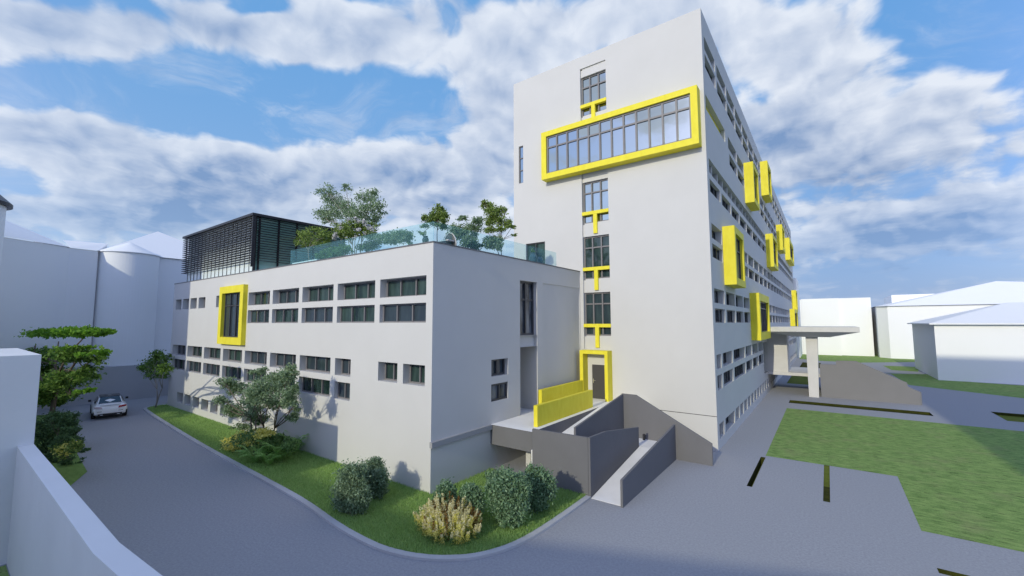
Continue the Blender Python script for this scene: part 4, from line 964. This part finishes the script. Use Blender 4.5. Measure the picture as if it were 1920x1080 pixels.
for gq in ((120, 50, 260, 55, .20), (420, 70, 220, 50, .20), (640, 60, 160, 60, .17), (300, 330, 330, 62, .24), (100, 250, 180, 45, .22), (640, 345, 320, 62, .22), (420, 300, 120, 40, .1), (200, 400, 300, 40, .10), (560, 430, 300, 40, .14), (930, 260, 160, 170, .24), (1000, 60, 160, 80, .22), (1200, 20, 200, 60, .2), (780, 370, 160, 50, .12),
           (1600, 170, 260, 110, .18), (1450, 290, 220, 90, .17), (1480, 50, 140, 70, .2), (1780, 300, 260, 70, .17), (1560, 400, 300, 30, .16), (1800, 200, 150, 60, .14), (1680, 440, 240, 45, .24), (1850, 400, 160, 40, .18), (1560, 480, 160, 24, .08), (150, 170, 220, 32, -.17), (430, 200, 160, 40, -.20), (690, 180, 160, 60, -.26), (790, 200, 90, 70, -.22), (60, 345, 90, 25, -.10), (350, 180, 150, 25, -.10), (1770, 30, 90, 40, -.20), (1900, 60, 60, 40, -.15), (1420, 180, 60, 34, -.24), (1500, 20, 50, 30, -.10),
           (480, 10, 50, 14, -.2), (700, 0, 60, 14, -.12), (850, 60, 40, 60, -.10), (1650, 500, 300, 24, -.06), (100, 400, 200, 40, .05), (1240, 210, 60, 40, .22, True), (1110, 250, 40, 30, .16, True), (1170, 300, 50, 14, -.1, True), (1120, 380, 40, 30, .14, True)):
    g_ = gauss(*gq); bias = g_ if bias is None else math_('ADD', bias, g_)
dens = math_('ADD', nzA, math_('MULTIPLY', bias, 1.0))
mk = N.new('ShaderNodeMapRange'); mk.interpolation_type = 'SMOOTHSTEP'; L.new(dens, mk.inputs[0]); mk.inputs[1].default_value = .475; mk.inputs[2].default_value = .625
hz_ = math_('MULTIPLY', math_('EXPONENT', math_('MULTIPLY', math_('MAXIMUM', sp.outputs[2], 0.0), -4.2)), .95)
mask = math_('MULTIPLY', math_('MULTIPLY', mk.outputs[0], .93), math_('MULTIPLY_ADD', sp.outputs[1], .16, .84, True))
mask = math_('MULTIPLY', mask, math_('MULTIPLY_ADD', sp.outputs[2], 3.6, .12, True))
wis = N.new('ShaderNodeMapRange'); wis.interpolation_type = 'SMOOTHSTEP'; L.new(ntex(vadd(cb.outputs[0], wv.outputs[0]), 3.2, 7, .66, 'Fac', .5), wis.inputs[0]); wis.inputs[1].default_value = .44; wis.inputs[2].default_value = .78; wis.inputs[4].default_value = .5
mask = math_('MAXIMUM', mask, math_('MULTIPLY', wis.outputs[0], fr_w))
shd = None
for gq in ((1620, 340, 200, 42, 1.1), (1480, 250, 90, 40, .5), (1720, 440, 240, 30, .8), (1850, 250, 120, 60, .3), (1650, 520, 500, 60, 1.0), (300, 400, 400, 60, .2), (420, 380, 260, 40, .35), (250, 30, 160, 40, .5), (560, 120, 120, 30, .25), (120, 420, 300, 50, .25)):
    g_ = gauss(*gq); shd = g_ if shd is None else math_('ADD', shd, g_)
lit = math_('MULTIPLY_ADD', math_('SUBTRACT', nzA, nzB), 3.0, .66)
thick = math_('MINIMUM', math_('MULTIPLY', math_('MAXIMUM', math_('SUBTRACT', dens, .60), 0.0), 1.7), .42)
lum = N.new('ShaderNodeMapRange'); L.new(math_('SUBTRACT', math_('SUBTRACT', lit, thick), math_('MULTIPLY', shd, .55)), lum.inputs[0]); lum.inputs[1].default_value = -.18; lum.inputs[2].default_value = .85
cm = N.new('ShaderNodeMix'); cm.data_type = 'RGBA'; L.new(lum.outputs[0], cm.inputs[0]); cm.inputs[6].default_value = (1.75, 2.7, 4.6, 1); cm.inputs[7].default_value = (7.0, 7.35, 7.95, 1)
sb = N.new('ShaderNodeMix'); sb.data_type = 'RGBA'; sb.blend_type = 'MULTIPLY'; sb.inputs[0].default_value = 1; L.new(sky.outputs[0], sb.inputs[6]); sb.inputs[7].default_value = (1.92, 1.90, 2.42, 1)
fm = N.new('ShaderNodeMix'); fm.data_type = 'RGBA'; 
vd = N.new('ShaderNodeVectorMath'); vd.operation = 'DOT_PRODUCT'; L.new(D, vd.inputs[0]); vd.inputs[1].default_value = (fw*.95+V3(0, 0, .22)).normalized()
fr_ = N.new('ShaderNodeMapRange'); fr_.interpolation_type = 'SMOOTHSTEP'; L.new(vd.outputs['Value'], fr_.inputs[0]); fr_.inputs[1].default_value = .35; fr_.inputs[2].default_value = .80; fr_.inputs[4].default_value = .92
az = N.new('ShaderNodeMix'); az.data_type = 'RGBA'; L.new(fr_.outputs[0], az.inputs[0]); L.new(sb.outputs[2], az.inputs[6]); az.inputs[7].default_value = AZURE
hzm = N.new('ShaderNodeMix'); hzm.data_type = 'RGBA'; L.new(hz_, hzm.inputs[0]); L.new(az.outputs[2], hzm.inputs[6])
hzc = N.new('ShaderNodeMix'); hzc.data_type = 'RGBA'; L.new(math_('MULTIPLY_ADD', sp.outputs[0], 1.1, .75, True), hzc.inputs[0]); hzc.inputs[6].default_value = (4.3, 5.2, 6.5, 1); hzc.inputs[7].default_value = (2.35, 3.2, 5.1, 1)
L.new(hzc.outputs[2], hzm.inputs[7])
L.new(mask, fm.inputs[0]); L.new(hzm.outputs[2], fm.inputs[6]); L.new(cm.outputs[2], fm.inputs[7])
L.new(fm.outputs[2], bg.inputs[0])

S.render.engine = 'CYCLES'
S.cycles.use_denoising = True; S.cycles.max_bounces = 6; S.cycles.diffuse_bounces = 3; S.cycles.transparent_max_bounces = 12
S.view_settings.view_transform = 'Standard'; S.view_settings.look = 'None'; S.view_settings.exposure = 0.0; S.view_settings.gamma = 1.0
